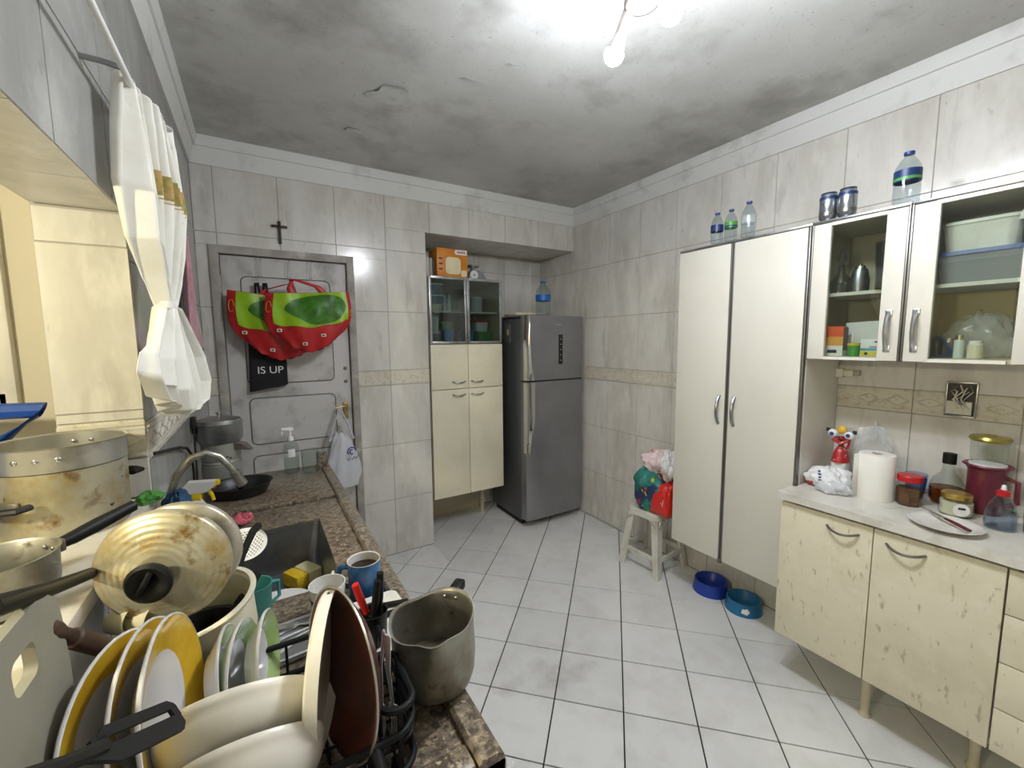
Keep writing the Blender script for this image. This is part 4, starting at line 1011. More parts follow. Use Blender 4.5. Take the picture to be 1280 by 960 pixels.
pt_ = T('paper_towel', 'white paper towel roll standing on the worktop', 'paper towel', (2.262, .694, ZW))
MB().lathe([(.019, .196), (.019, .0), (.062, 0), (.063, .004), (.063, .194), (.061, .197), (.02, .197)], 40).build('roll', 'towel_paper', pt_)
MB().lathe([(.0186, .003), (.0186, .193), (.0168, .193), (.0168, .003)], 20).build('core', 'cardboard', pt_)
MB().grid(lambda u, v: (-.062*math.cos(.9-u*.5)-.018*u**2, .064*math.sin(.9-u*.5)+.030*u, .006+.188*v), 10, 2).build('loose_sheet', 'towel_paper', pt_, solid=.001)
cu = T('plastic_cup', 'translucent blue plastic cup behind the coffee jar', 'cup', (2.425, .606, ZW))
MB().lathe([(0, .003), (.028, 0), (.038, .105), (.036, .105), (.026, .006), (0, .008)], 24).build('cup', 'water_blue', cu)
MB().lathe([(.0305, .02), (.0365, .085)], 24).build('print_band', 'label_blue', cu)
cf = T('coffee_jar', 'coffee jar with brown powder and red lid on the worktop', 'jar', (2.290, .590, ZW), yaw=.3)
MB().lathe([(0, .003), (.040, 0), (.043, .012), (.043, .085), (.036, .098), (.034, .102)], 8).build('glass', 'glass', cf)
MB().lathe([(0, .005), (.040, .006), (.041, .072), (0, .074)], 8).build('powder', 'coffee_powder', cf)
MB().lathe([(0, .100), (.041, .100), (.042, .122), (.039, .126), (0, .126)], 24).build('lid', 'red_lid', cf)
lb = T('liquor_bottle', 'round glass bottle of amber liquor with black cap', 'bottle', (2.430, .510, ZW))
MB().lathe([(0, .004), (.045, 0), (.054, .02), (.055, .075), (.044, .108), (.022, .135), (.018, .155), (.018, .178)], 28).build('glass', 'glass', lb)
MB().lathe([(0, .006), (.044, .006), (.0525, .022), (.053, .070), (.0, .071)], 28).build('liquor', 'amber_liquid', lb)
MB().lathe([(0, .172), (.0215, .172), (.0215, .215), (0, .216)], 16).build('cap', 'bakelite', lb)
gl = T('gold_lid_jar', 'squat glass jar with gold lid and round paper label', 'jar', (2.310, .455, ZW))
MB().lathe([(0, .003), (.045, 0), (.050, .008), (.050, .06), (.042, .07)], 28).build('glass', 'glass', gl)
MB().lathe([(0, .005), (.044, .006), (.046, .055), (0, .056)], 24).build('contents', 'cream_plastic', gl)
MB().lathe([(0, .068), (.044, .068), (.045, .084), (.041, .088), (0, .088)], 28).build('lid', 'gold_lid', gl)
MB().lathe([(0, 0), (.024, 0), (.024, .0012), (0, .0012)], 24, bas((-1, -.55, 0), loc=(-.0445, -.0245, .034))).build('label', 'label_white', gl)
MB().box((0, .006, .002), (.02, .008, .001), 0, bas((-1, -.55, 0), loc=(-.0445, -.0245, .034))).build('print_mark', 'ink_dark', gl)
mj = T('maroon_jug', 'tall maroon plastic jug with clear upper jar and gold-green lid', 'jug', (2.435, .405, ZW))
MB().lathe([(0, .003), (.048, 0), (.052, .01), (.053, .17), (.062, .185), (.070, .19), (.066, .196), (.05, .19), (.046, .012), (0, .01)], 28).build('body', 'maroon', mj)
MB().lathe([(0, .188), (.052, .188), (.052, .198), (.0, .198)], 28).build('seal', 'label_white', mj)
MB().lathe([(.045, .198), (.050, .21), (.052, .28), (.048, .292)], 28).build('upper_jar', 'glass', mj)
MB().lathe([(0, .288), (.055, .288), (.059, .296), (.054, .306), (.02, .310), (.014, .302), (0, .302)], 28).build('lid', 'green_gold', mj)
MB().tube([(.0, -.05, .15), (.0, -.082, .14), (.0, -.085, .06), (.0, -.05, .04)], .008, 8).build('handle', 'maroon', mj)
cbt = T('squeeze_bottle', 'clear bluish squeeze bottle with red cap and white tip', 'bottle', (2.275, .333, ZW))
MB().lathe([(0, .003), (.040, 0), (.043, .02), (.041, .06), (.030, .095), (.017, .118), (.014, .125)], 24).build('body', 'pet_clear', cbt)
MB().lathe([(0, .005), (.038, .006), (.0405, .02), (.0365, .065), (0, .066)], 24).build('liquid', 'water_blue', cbt)
MB().lathe([(0, .122), (.018, .122), (.018, .138), (.010, .144), (0, .144)], 16).build('cap', 'red_lid', cbt)
MB().lathe([(.008, .143), (.006, .160), (0, .163)], 12).build('tip', 'label_white', cbt)
dg_ = T('drinking_glass', 'clear drinking glass with dark residue beside the squeeze bottle', 'glass', (2.262, .243, ZW))
MB().lathe([(0, .004), (.030, 0), (.036, .02), (.038, .10), (.036, .10), (.033, .02), (0, .012)], 24).build('glass', 'smoke_glass', dg_)
MB().lathe([(0, .013), (.031, .013), (.034, .05), (0, .052)], 24).build('residue', 'frost', dg_)
dp_ = T('dinner_plate', 'white dinner plate with a knife on it at the worktop edge', 'plate', (2.115, .440, ZW))
MB().lathe([(0, .004), (.055, .0), (.065, .004), (.098, .017), (.101, .019), (.097, .020), (.066, .008), (.055, .006), (0, .007)], 44).build('dish', 'white_ceramic', dp_)
MB().lathe([(.085, .0145), (.088, .0158), (.0885, .0158), (.0855, .0142)], 44).build('rim_line', 'book_grey', dp_)
kn = T('table_knife', 'table knife with maroon handle lying across the white plate', 'knife', M=mv(2.145, .445, ZW+.024) @ rz(math.atan2(-.172, -.154)))
MB().prism([(-.115, -.006), (-.02, -.009), (.0, -.006), (.0, .006), (-.10, .007)], -.001, .001).build('blade', 'steel', kn)
MB().tube([(-.002, 0, .0), (.03, 0, .001), (.10, 0, .0)], [.006, .0085, .008], 8, flat=.6).build('handle', 'knife_maroon', kn)
# sockets on the tiles
sb = T('open_socket_box', 'open wall socket box with loose wires above the jugs', 'socket', (XR-.0005, .512, 1.337))
MB().prism([(-.045, -.072), (.045, -.07), (.046, .073), (-.044, .072)], 0, .006, Matrix(((0, 0, -1, 0), (-1, 0, 0, 0), (0, 1, 0, 0), (0, 0, 0, 1)))).build('back_plate', 'socket_dark', sb)
for y, z, a, b_ in ((0, -.071, .094, .006), (0, .071, .094, .006), (.0445, 0, .006, .144), (-.0445, 0, .006, .144)): MB().box((-.008, y, z), (.016, a, b_), .001).build('frame_edge', 'alu', sb)
MB().box((-.010, .004, -.036), (.010, .076, .056), .002).build('module', 'socket_white', sb)
rnd = random.Random(3)
for k in range(6):
    y0 = -.025+.01*k; MB().tube([(-.008, y0, .06-.01*(k % 3)), (-.022, y0+rnd.uniform(-.02, .02), .035), (-.024, y0*.5+rnd.uniform(-.02, .02), .0), (-.014, -.01+rnd.uniform(-.02, .02), -.03-.01*(k % 2))], .0028, 6).build('wire', 'wire_pale' if k % 2 else 'alu', sb)
ad = T('wall_socket', 'surface mounted white socket with plugged adapter under the wall cabinet', 'socket', (XR-.001, .952, 1.425))
MB().box((-.018, 0, 0), (.034, .055, .045), .004).build('box', 'socket_white', ad)
MB().box((-.018, -.048, 0), (.030, .040, .032), .004).build('adapter', 'socket_white', ad)
MB().box((-.018, -.080, .001), (.024, .024, .026), .003).build('plug', 'book_grey', ad)

# ---------------------------------------------------------------- curtain, rod and towel by the opening
rod = T('curtain_rod', 'thin white curtain rod along the left wall above the opening', 'curtain rod', (-.2, 0, 2.165))
MB().tube([(0, -.9, 0), (0, 1.62, 0)], .0065, 10).build('rod', 'crown', rod)
for y in (1.205, -.6): MB().tube([(0, y, 0), (-.03, y, .004), (-.0645, y, .004)], .006, 8).build('bracket', 'steel_brushed', rod)
ROWS = [(2.185, -.193, 1.375, .125, .018, .020), (2.08, -.190, 1.375, .135, .022, .022), (1.95, -.186, 1.375, .150, .026, .024), (1.84, -.187, 1.37, .115, .022, .020), (1.755, -.189, 1.38, .060, .018, .012), (1.695, -.190, 1.385, .026, .013, .004),
        (1.63, -.187, 1.375, .075, .018, .014), (1.56, -.180, 1.345, .160, .024, .022), (1.49, -.174, 1.34, .185, .026, .026), (1.435, -.172, 1.355, .150, .024, .024), (1.425, -.172, 1.36, .10, .018, .018)]
def curt(u, v):
    t = v*(len(ROWS)-1); i = min(int(t), len(ROWS)-2); f_ = t-i; f_ = f_*f_*(3-2*f_)
    a, b = ROWS[i], ROWS[i+1]; z, cx, cy, w_, am, tl = [p+(q-p)*f_ for p, q in zip(a, b)]
    s = 2*u-1
    hang = 0.0
    if z < 1.6: hang = .055*max(0, -s-.45)/.55*(1 if z < 1.5 else (1.6-z)/.1)
    k = 7
    return (cx+tl*s+am*math.sin(k*PI*s+v*2)+.006*math.sin(17*s+9*v)+.007*math.sin(27*s+4*v)*(v > .5), cy+w_*s+.012*math.cos(k*PI*s)*(1-abs(s)), z+hang+.006*math.sin(9*s)*(v > .8)-.012*(v < .05)*(1+math.cos(k*PI*s)))
cu_ = T('curtain', 'white cotton curtain gathered in a knot beside the opening', 'curtain', (0, 0, 0))
MB().grid(curt, 112, 70).build('cloth', 'curtain', cu_, solid=.0015, sharp=80)
def band(v0, v1): return MB().grid(lambda u, v: tuple(Vector(curt(.30+u*.68, v0+(v1-v0)*v))+Vector((.0022, -.0016, 0))), 90, 4)
band(.150, .185).build('embroidered_band', 'embroidery', cu_, sharp=80); band(.195, .205).build('embroidered_band', 'print_gold', cu_, sharp=80)
MB().lathe([(.020, -.012), (.026, -.005), (.026, .008), (.019, .014)], 18, mv(-.190, 1.385, 1.695), sx=.8, sy=1.25).build('knot', 'curtain', cu_)
tw = T('hanging_towel', 'dusty pink towel hanging on the left wall behind the curtain', 'towel', (-.234, 2.30, 2.06))
def tow(u, v):
    s = 2*u-1; w_ = .035+.16*v**.7
    return (.012*math.sin(5*s+2*v)-.004+.012*v, w_*s+.03*v, -.50*v-.04*v*abs(s)**2*math.copysign(1, -s)*.5)
MB().grid(tow, 30, 24).build('cloth', 'towel', tw, solid=.007, sharp=80)
MB().tube([(-.028, 0, -.005), (-.005, 0, -.012), (.006, 0, .012)], .004, 8).build('hook', 'steel_brushed', tw)

# ---------------------------------------------------------------- pots on the sill
SZ = SILL+.0002
def hcyl(prof_out, thick=.003):
    """open vessel profile from outer profile (bottom to rim): closes with an inner wall"""
    inner = [(max(r-thick, 0.0), z+(thick if i == 0 else 0)) for i, (r, z) in enumerate(prof_out)]
    inner[0] = (inner[0][0], prof_out[0][1]+thick)
    return [(0, prof_out[0][1])]+prof_out+inner[::-1]+[(0, prof_out[0][1]+thick)]
pot = T('stock_pot', 'tall aluminium pot with golden burnt stains on the sill', 'pot', (-.383, 1.300, SZ), yaw=-.35)
MB().lathe(hcyl([(.098, 0), (.102, .004), (.104, .02), (.105, .135), (.105, .148)]), 56).build('body', 'burnt_alu', pot)
for s in (0, PI):
    M = rz(-PI/2-.20+s)
    MB().box((.109, 0, .085), (.008, .036, .024), .003, M).build('handle_bracket', 'alu_dull', pot)
    MB().tube([(.112, -.045, .09), (.135, -.045, .09), (.145, -.02, .09), (.145, .02, .09), (.135, .045, .09), (.112, .045, .09)], .010, 8, M, flat=.7).build('handle', 'bakelite', pot)
stm = T('steamer_pan', 'grey aluminium steamer pan with riveted rim seated in the burnt pot', 'pan', (-.383, 1.300, SZ+.120), yaw=-.2)
MB().lathe(hcyl([(.088, 0), (.098, .006), (.1005, .030), (.1072, .0305), (.1078, .060), (.1085, .078), (.112, .081)], .0025), 56).build('body', 'alu_inner', stm)
for a in (1.55, 1.85, -1.45, -1.15, -1.75, -2.6):
    for rr, nr in ((.1085, 1), (.1035, -1)): MB().sphere((0, 0, 0), .0055, bas((math.cos(a)*nr, math.sin(a)*nr, 0), loc=(rr*math.cos(a), rr*math.sin(a), .057)), 10, (1, 1, .5)).build('rivet', 'chrome', stm)
sp_ = T('saucepan', 'small battered aluminium saucepan with black handle on the sill', 'saucepan', (-.371, .946, SZ))
MB().lathe(hcyl([(.060, 0), (.068, .006), (.072, .03), (.0735, .078), (.076, .081)]), 48).build('body', 'alu_dull', sp_)
ha = math.atan2(.12, .12)
M = rz(ha)
MB().box((.078, 0, .066), (.012, .030, .022), .003, M).build('handle_bracket', 'alu_dull', sp_)
MB().tube([(.082, 0, .066), (.10, 0, .068), (.14, 0, .076), (.20, 0, .088)], [.010, .012, .013, .011], 10, M).build('handle', 'bakelite', sp_)
for s in (-.14, .14): MB().sphere((0, 0, 0), .005, bas((-1, 0, 0), loc=(.0695*math.cos(ha+s), .0695*math.sin(ha+s), .066)), 10, (1, 1, .6)).build('rivet', 'chrome', sp_)
ld = T('ladle', 'black plastic ladle lying inside the battered saucepan', 'ladle', (-.371, .946, SZ+.004))
MB().tube([(.0, .0, .02), (-.02, -.06, .083), (-.03, -.13, .118)], [.007, .0075, .009], 8).build('handle', 'black_plastic', ld)
MB().lathe([(0, .0), (.02, .004), (.030, .018), (.032, .024), (.029, .02), (.018, .007), (0, .003)], 20, mv(.012, .01, .0)).build('cup', 'black_plastic', ld)
gcl = solo(lump(.028, (1.0, 1.3, .55), 71, .2, 28, 14, .5), 'dish_cloth', 'green_cloth', 'green scouring cloth on the sill end beside the burnt pot', 'cloth', (-.262, 1.405, SZ+.0085))

# blue plastic chair on a low table in the next room
tbl = T('low_table', 'pale wooden table in the next room under the blue chair', 'table', (-.78, 1.40, 0))
MB().box((0, 0, .772), (.62, .62, .03), .004).build('top', 'cab_inner', tbl)
for sx in (-1, 1):
    for sy in (-1, 1): MB().box((sx*.26, sy*.26, .3785), (.04, .04, .757)).build('leg', 'cab_inner', tbl)
ch = T('plastic_chair', 'blue plastic armchair standing on a table in the next room', 'chair', (-.775, 1.400, .788), yaw=PI/2+.04)
MB().prism(rrect(.42, .40, .06), .38, .41, inset=.006).build('seat', 'blue_chair', ch)
for sx in (-1, 1):
    for sy in (-1, 1): MB().tube([(sx*.17, sy*.16, .39), (sx*.20, sy*.19, .0)], [.024, .018], 8).build('leg', 'blue_chair', ch)
    MB().tube([(sx*.21, -.17, .39), (sx*.225, -.18, .55), (sx*.225, -.275, .635), (sx*.225, .05, .645), (sx*.21, .20, .66)], [.018, .018, .022, .024, .02], 8).build('arm', 'blue_chair', ch)
bk = MB()
for k in range(7): bk.box((-.15+.05*k, .205, .60), (.026, .016, .40), .004, )
bk.tube([(-.20, .19, .40), (-.21, .205, .70), (-.14, .22, .80), (.14, .22, .80), (.21, .205, .70), (.20, .19, .40)], .020, 8)
bk.build('backrest', 'blue_chair', ch)

# ---------------------------------------------------------------- counter: far end
ZD = CT+.0163
cn = T('metal_canister', 'grey metal lidded canister with dark side spout at the counter end', 'canister', (-.168, 2.325, ZD))
MB().lathe([(0, 0), (.078, 0), (.080, .01), (.078, .10), (.073, .105), (.078, .11), (.073, .12), (.078, .125), (.076, .20), (0, .20)], 40).build('body', 'canister_body', cn)
MB().lathe([(0, .20), (.080, .20), (.090, .215), (.092, .285), (.094, .290), (.090, .296), (0, .300)], 44).build('upper_pan', 'canister', cn)
MB().lathe([(0, .299), (.088, .297), (.086, .305), (.05, .315), (0, .318)], 40).build('lid', 'canister', cn)
MB().lathe([(0, .316), (.006, .316), (.006, .328), (.011, .332), (.011, .338), (0, .340)], 14).build('knob', 'chrome', cn)
MB().add([(.07, -.02, .20), (.07, .02, .20), (.07, -.02, .165), (.07, .02, .165), (.145, -.012, .163), (.145, .012, .163), (.11, -.018, .192), (.11, .018, .192)], [(0, 1, 7, 6), (6, 7, 5, 4), (2, 3, 5, 4), (0, 6, 4, 2), (1, 3, 5, 7), (0, 2, 3, 1)], rz(-.55)).build('spout', 'lamp_dark', cn)
MB().box((-.085, -.03, .27), (.03, .03, .03), .004).build('side_handle', 'bakelite', cn)
for k in range(5): MB().box((-.01+.012*k, -.078+.001*k, .135+.006*(k % 2)), (.009, .004, .005)).build('print_mark', 'ink_dark', cn)
bp = T('black_pan', 'black roasting pan lying on the granite beside the canister', 'pan', (-.095, 2.115, ZD))
MB().lathe(hcyl([(.085, 0), (.10, .006), (.118, .048), (.124, .052)], .004), 48, sy=.85).build('pan', 'black_pan', bp)
MB().lathe([(0, .012), (.012, .012), (.010, .03), (.017, .036), (.014, .046), (0, .048)], 16).build('knob', 'bakelite', bp)
sd = T('soap_dispenser', 'clear pump bottle with white head and small label on the granite', 'bottle', (.118, 2.345, ZD))
MB().lathe([(0, .003), (.032, 0), (.035, .008), (.035, .13), (.030, .145), (.013, .158), (.012, .165)], 24).build('bottle', 'glass', sd)
MB().lathe([(0, .005), (.0325, .006), (.0325, .075), (0, .076)], 24).build('soap', 'glass', sd)
MB().lathe([(0, .162), (.014, .162), (.014, .182), (.006, .184), (.006, .215), (0, .216)], 16).build('pump', 'label_white', sd)
MB().box((-.012, -.005, .222), (.055, .020, .016), .004).build('nozzle', 'label_white', sd)
MB().tube([(-.028, -.006, .222), (-.036, -.007, .212), (-.037, -.007, .196)], .005, 8).build('nozzle', 'label_white', sd)
MB().grid(lambda u, v: (.0357*math.sin(-.45+.9*u), -.0357*math.cos(-.45+.9*u), .085+.04*v), 8, 1).build('label', 'label_white', sd)
bkr = T('glass_tumbler', 'empty clear glass tumbler on the granite beside the pump bottle', 'glass', (.200, 2.300, ZD))
MB().lathe([(0, .004), (.036, 0), (.040, .006), (.044, .115), (.041, .115), (.037, .008), (0, .010)], 28).build('glass', 'glass', bkr)
fc = T('faucet', 'curved metal sink faucet with threaded tip', 'faucet', (-.236, 1.46, CT+.0002))
MB().lathe([(0, 0), (.022, 0), (.022, .012), (.014, .02), (.013, .06), (0, .062)], 18).build('base', 'faucet', fc)
pts = [(0, 0, .05), (0, .0, .16), (.004, .002, .24), (.022, .006, .300), (.058, .012, .342), (.092, .017, .352), (.124, .020, .335), (.148, .022, .300), (.158, .023, .280)]
MB().tube(pts, .0105, 12).build('spout', 'faucet', fc)
MB().tube([(.156, .023, .284), (.163, .024, .268)], .0145, 12).build('collar', 'alu_dark', fc)
MB().tube([(.162, .024, .270), (.176, .025, .240)], [.013, .015], 12).build('tip', 'alu_dark', fc)
MB().tube([(0, 0, .05), (0, -.05, .055)], .007, 8).build('tap_lever', 'faucet', fc)
bc = T('blue_cloth', 'dark blue cloth draped over the foot of the faucet', 'cloth', (-.212, 1.435, 1.120))
lump(.055, (.72, .9, 1.25), 81, .18, 36, 20).build('cloth', 'blue_cloth', bc)
MB().grid(lambda u, v: (.02+.055*u+.01*math.sin(6*v), -.03+.05*u+.02*v, .045-.16*v-.03*u), 10, 10).build('flap', 'blue_cloth', bc, solid=.006)
wd_ = T('detergent_bottle', 'white plastic bottle standing behind the faucet', 'bottle', (-.228, 1.605, CT+.0002))
MB().lathe([(0, 0), (.020, 0), (.022, .01), (.022, .14), (.012, .165), (.011, .185), (0, .186)], 20).build('body', 'spray_white', wd_)
MB().lathe([(.012, .17), (.013, .20), (0, .204)], 14).build('cap', 'label_white', wd_)
sy_ = T('spray_bottle', 'yellow and white trigger spray bottle by the canister', 'bottle', (-.218, 1.855, CT+.0002), yaw=-.2)
MB().lathe([(0, .0), (.030, 0), (.033, .01), (.032, .07), (.020, .095), (.014, .105)], 20).build('body', 'spray_white', sy_)
MB().box((0, 0, .118), (.034, .030, .030), .004).build('collar', 'spray_yellow', sy_)
MB().prism([(-.03, .13), (.03, .13), (.062, .150), (.065, .168), (-.022, .172), (-.036, .155)], -.016, .016, Matrix(((1, 0, 0, 0), (0, 0, 1, 0), (0, 1, 0, 0), (0, 0, 0, 1)))).build('head', 'spray_white', sy_)
MB().box((.066, 0, .160), (.016, .022, .018), .003).build('nozzle', 'spray_yellow', sy_)
MB().box((.056, 0, .146), (.012, .018, .012), .003).build('nozzle_ring', 'orange_dot', sy_)
MB().tube([(.034, 0, .138), (.046, 0, .118), (.052, 0, .095)], [.009, .007, .006], 8).build('trigger', 'spray_yellow', sy_)
pks = solo(lump(.032, (1.0, .9, .62), 91, .28, 30, 16, .6), 'pink_sponge', 'pink_cloth', 'small crumpled pink cloth on the granite behind the sink', 'cloth', (-.085, 1.800, CT+.0185))
pc_ = T('power_cord', 'black power cord looping along the left wall', 'cord', (0, 0, 0))
MB().tube([(-.258, 1.475, 1.30), (-.256, 1.66, 1.268), (-.254, 1.85, 1.235), (-.252, 2.0, 1.20), (-.251, 2.10, 1.15), (-.251, 2.12, 1.07), (-.250, 2.10, .985), (-.245, 2.02, .958)], .005, 8).build('cable', 'cord', pc_)
MB().box((-.252, 2.24, 1.26), (.02, .03, .05), .004).build('plug', 'cord', pc_)
MB().tube([(-.252, 2.24, 1.24), (-.253, 2.235, 1.12), (-.254, 2.22, .975)], .004, 8).build('cable', 'cord', pc_)

# ---------------------------------------------------------------- in the sink
ZK = CT-.17
sg = T('sponge', 'two-tone yellow and cream sponge in the corner of the sink', 'sponge', M=mv(.085, 1.575, ZK+.0005) @ rz(.5))
MB().box((-.020, 0, .024), (.042, .085, .047), .006).build('yellow_half', 'sponge_yellow', sg)
MB().box((.028, 0, .024), (.052, .088, .047), .006).build('cream_half', 'sponge_cream', sg)
pls = T('sink_plate', 'pale oval plate lying near end of the sink', 'plate', (.005, 1.315, ZK+.0005))
MB().lathe([(0, .06), (.06, .058), (.072, .062), (.10, .076), (.104, .079), (.10, .081), (.072, .068), (0, .064)], 44).build('dish', 'white_ceramic', pls)
MB().lathe([(0, 0), (.05, 0), (.062, .056), (.058, .057), (.046, .004), (0, .004)], 32).build('foot_bowl', 'cream_ceramic', pls)

# ---------------------------------------------------------------- drying rack and what stands in it
rk = T('dish_rack', 'black wire dish rack on the granite holding plates', 'dish rack', (-.026, .735, CT+.0002))
RW, RD, RZ = .205, .155, .078
for z in (.012, RZ): MB().tube([(x, y, z) for x, y in rrect(2*RW, 2*RD, .04)], .0055, 8, closed=True).build('rail', 'rack_black', rk)
for x in [-RW+.045*k+.02 for k in range(9)]:
    MB().tube([(x, -RD, RZ), (x, -RD+.004, .014), (x, RD-.004, .014), (x, RD, RZ)], .0026, 6).build('wire', 'rack_black', rk)
for y in (-.11, -.055, 0, .055, .11):
    MB().tube([(-RW, y, RZ), (-RW+.004, y, .014), (RW-.004, y, .014), (RW, y, RZ)], .0026, 6).build('wire', 'rack_black', rk)
for sx in (-1, 1):
    for sy in (-1, 1): MB().lathe([(0, 0), (.008, 0), (.007, .012), (0, .014)], 10, mv(sx*(RW-.03), sy*(RD-.03), 0)).build('foot', 'rack_black', rk)
# cutlery pocket on the right side of the rack
pk_ = MB()
pk_.tube([(x+.178, y-.085, .115) for x, y in rrect(.050, .13, .024)], .0055, 8, closed=True).tube([(x+.178, y-.085, .06) for x, y in rrect(.048, .126, .023)], .003, 6, closed=True)
for a in range(8):
    x, y = rrect(.049, .128, .023, 1)[a]; pk_.tube([(x+.178, y-.085, .115), (x*.96+.178, y*.96-.085, .014)], .003, 6)
pk_.build('cutlery_pocket', 'rack_black', rk)

def plate(name, label, c, n, r, rimm, cenm, group, roll=0.0):
    """plate standing on edge: local z is the eating side"""
    t = T(name, label, 'plate', M=bas(n, loc=c) @ rz(roll), group=group)
    MB().lathe([(0, -.006), (r*.5, -.007), (r*.55, -.012), (r*.60, -.008), (r*.97, .012), (r*1.0, .0155)], 48).build('back', 'plate_white', t)
    MB().lathe([(0, .0), (r*.52, -.001), (r*.62, .003)], 48).build('well', cenm, t)
    MB().lathe([(r*.61, .0025), (r*.64, .0045), (r*.96, .0165), (r*.985, .0178)], 48).build('rim', rimm, t)
    MB().lathe([(r*.98, .0180), (r*1.0, .0175), (r*1.004, .0155), (r*.99, .013)], 48).build('edge', 'plate_white', t)
    return t
plate('yellow_plate', 'yellow-rimmed dinner plate in the rack, end of its row by the cutting board', (-.200, .740, 1.070), (1, -.32, .12), .122, 'yellow_glaze', 'plate_white', 'yellow rimmed plates in the rack')
plate('yellow_plate', 'yellow-rimmed dinner plate in the middle of the row of three', (-.170, .745, 1.075), (1, -.19, .12), .122, 'yellow_glaze', 'plate_white', 'yellow rimmed plates in the rack')
plate('yellow_plate', 'yellow-rimmed dinner plate on the side of the row by the green plates', (-.146, .735, 1.078), (1, -.13, .10), .123, 'yellow_glaze', 'plate_white', 'yellow rimmed plates in the rack')
plate('green_plate', 'green-rimmed side plate next to the yellow plates', (-.088, .835, 1.022), (1, -.12, .10), .084, 'green_glaze', 'plate_white', 'green rimmed plates in the rack')
plate('green_plate', 'green-rimmed side plate between the other two green plates', (-.068, .838, 1.024), (1, -.26, .06), .084, 'green_glaze', 'plate_white', 'green rimmed plates in the rack')
plate('green_plate', 'green-rimmed side plate next to the dish of cutlery', (-.030, .842, 1.026), (1, -.20, .06), .084, 'green_glaze', 'plate_white', 'green rimmed plates in the rack')
# nested bowls lying with their bases towards the camera
for k, (c, r, lab) in enumerate((((-.052, .706, 1.052), .106, 'cream ceramic bowl tipped on its side, nested in the lower bowl'), ((-.040, .650, 1.024), .094, 'cream ceramic bowl tipped on its side, holding the upper bowl'))):
    t = T('serving_bowl', lab, 'bowl', M=bas((-.05, -.8, -.6), loc=c), group='cream bowls in the rack')
    MB().lathe([(r*.95, 0), (r*.985, -.001), (r*1.0, .002), (r*.995, .010), (r*.98, .012)]+[(r*.98*math.cos(q*PI/20)**.75, .012+.062*math.sin(q*PI/20)) for q in range(1, 8)]+[(r*.45, .0735), (r*.43, .079), (r*.39, .079), (r*.37, .073), (0, .073), (0, .069)]+[(r*.94*math.cos(q*PI/20)**.75, .008+.060*math.sin(q*PI/20)) for q in range(7, -1, -1)]+[(r*.95, 0)], 56).build('shell', 'cream_ceramic', t)
fp = T('frying_pan', 'dark red-brown non-stick frying pan standing on edge in the rack', 'frying pan', M=bas((-1, -.25, .10), loc=(.096, .690, 1.068)))
MB().lathe([(0, -.012), (.086, -.012), (.100, -.008), (.127, .010), (.130, .012), (.127, .014), (.098, -.004), (.085, -.008), (0, -.008)], 56).build('pan', 'nonstick', fp)
MB().tube([(.1285*math.cos(2*PI*k/56), .1285*math.sin(2*PI*k/56), .0132) for k in range(56)], .0019, 6, closed=True).build('rim', 'alu_inner', fp)
MB().tube([(.105, -.060, .004), (.13, -.080, .006), (.16, -.10, .008)], [.010, .010, .011], 10).build('handle', 'bakelite', fp)
cd = T('shallow_dish', 'cream shallow pan lid standing on edge beside the dark frying pan', 'lid', M=bas((-.95, .31, .05), loc=(.064, .700, 1.082)))
MB().lathe([(0, .010), (.103, .010), (.107, .006), (.108, -.010), (.104, -.010), (.102, .004), (0, .006)], 52).build('shell', 'cream_ceramic', cd)
MB().sphere((-.02, .1055, -.002), .0026).build('rivet', 'ink_dark', cd)
# cutting board leaning at the wall
cbd = T('cutting_board', 'pale plastic cutting board with slot handle leaning at the sill', 'cutting board', M=Matrix(((0, 0, 1, -.240), (1, 0, 0, .545), (0, 1, 0, 1.128), (0, 0, 0, 1))) @ ry(0) @ rx(-.035))
outer = rrect(.40, .345, .055, 6); hole = [(x+.098, y+.118) for x, y in rrect(.055, .040, .012, 6)]
no = len(outer); nh = len(hole)
vs = [(x, y, z) for z in (-.006, .006) for x, y in outer+hole]; tot = no+nh; fs = []
for base, rev in ((0, True), (tot, False)):
    # bridge outer and hole loops (same count)
    for i in range(no):
        q = (base+i, base+(i+1) % no, base+no+(i+1) % nh, base+no+i); fs.append(q[::-1] if rev else q)
for i in range(no): fs.append((i, (i+1) % no, tot+(i+1) % no, tot+i))
for i in range(nh): fs.append((no+(i+1) % nh, no+i, tot+no+i, tot+no+(i+1) % nh))
MB().add(vs, fs).build('board', 'board_plastic', cbd)
# slotted turner lying over plates and bowls
tn = T('slotted_turner', 'black plastic slotted turner resting across the yellow plates', 'utensil', M=bas((.25, -.35, .9), (0, 0, 1), loc=(-.125, .560, 1.178)))
ax = Vector((.060, .107, -.07)).normalized(); nn = Vector((.25, -.55, .8)); nn = (nn-ax*nn.dot(ax)).normalized(); yy = nn.cross(ax)
tn.matrix_world = Matrix(((ax.x, yy.x, nn.x, -.127), (ax.y, yy.y, nn.y, .560), (ax.z, yy.z, nn.z, 1.186), (0, 0, 0, 1)))
tm = MB()
tm.prism([(-.075, -.006), (-.045, -.020), (.042, -.020), (.050, -.012), (.050, .0), (-.052, .0)], -.0022, .0022)
for y0, y1 in ((.0085, .020),): tm.prism([(-.06, 0.006), (-.045, y1), (.042, y1), (.050, .014), (.050, y0), (-.040, y0)], -.0022, .0022)
tm.box((.046, .005, 0), (.010, .014, .0044)).box((-.055, .003, 0), (.018, .016, .0044))
tm.build('blade', 'black_plastic', tn)
MB().tube([(-.055, .0, 0), (-.10, 0, .003), (-.24, 0, .02)], [.008, .007, .010], 8).build('handle', 'black_plastic', tn)

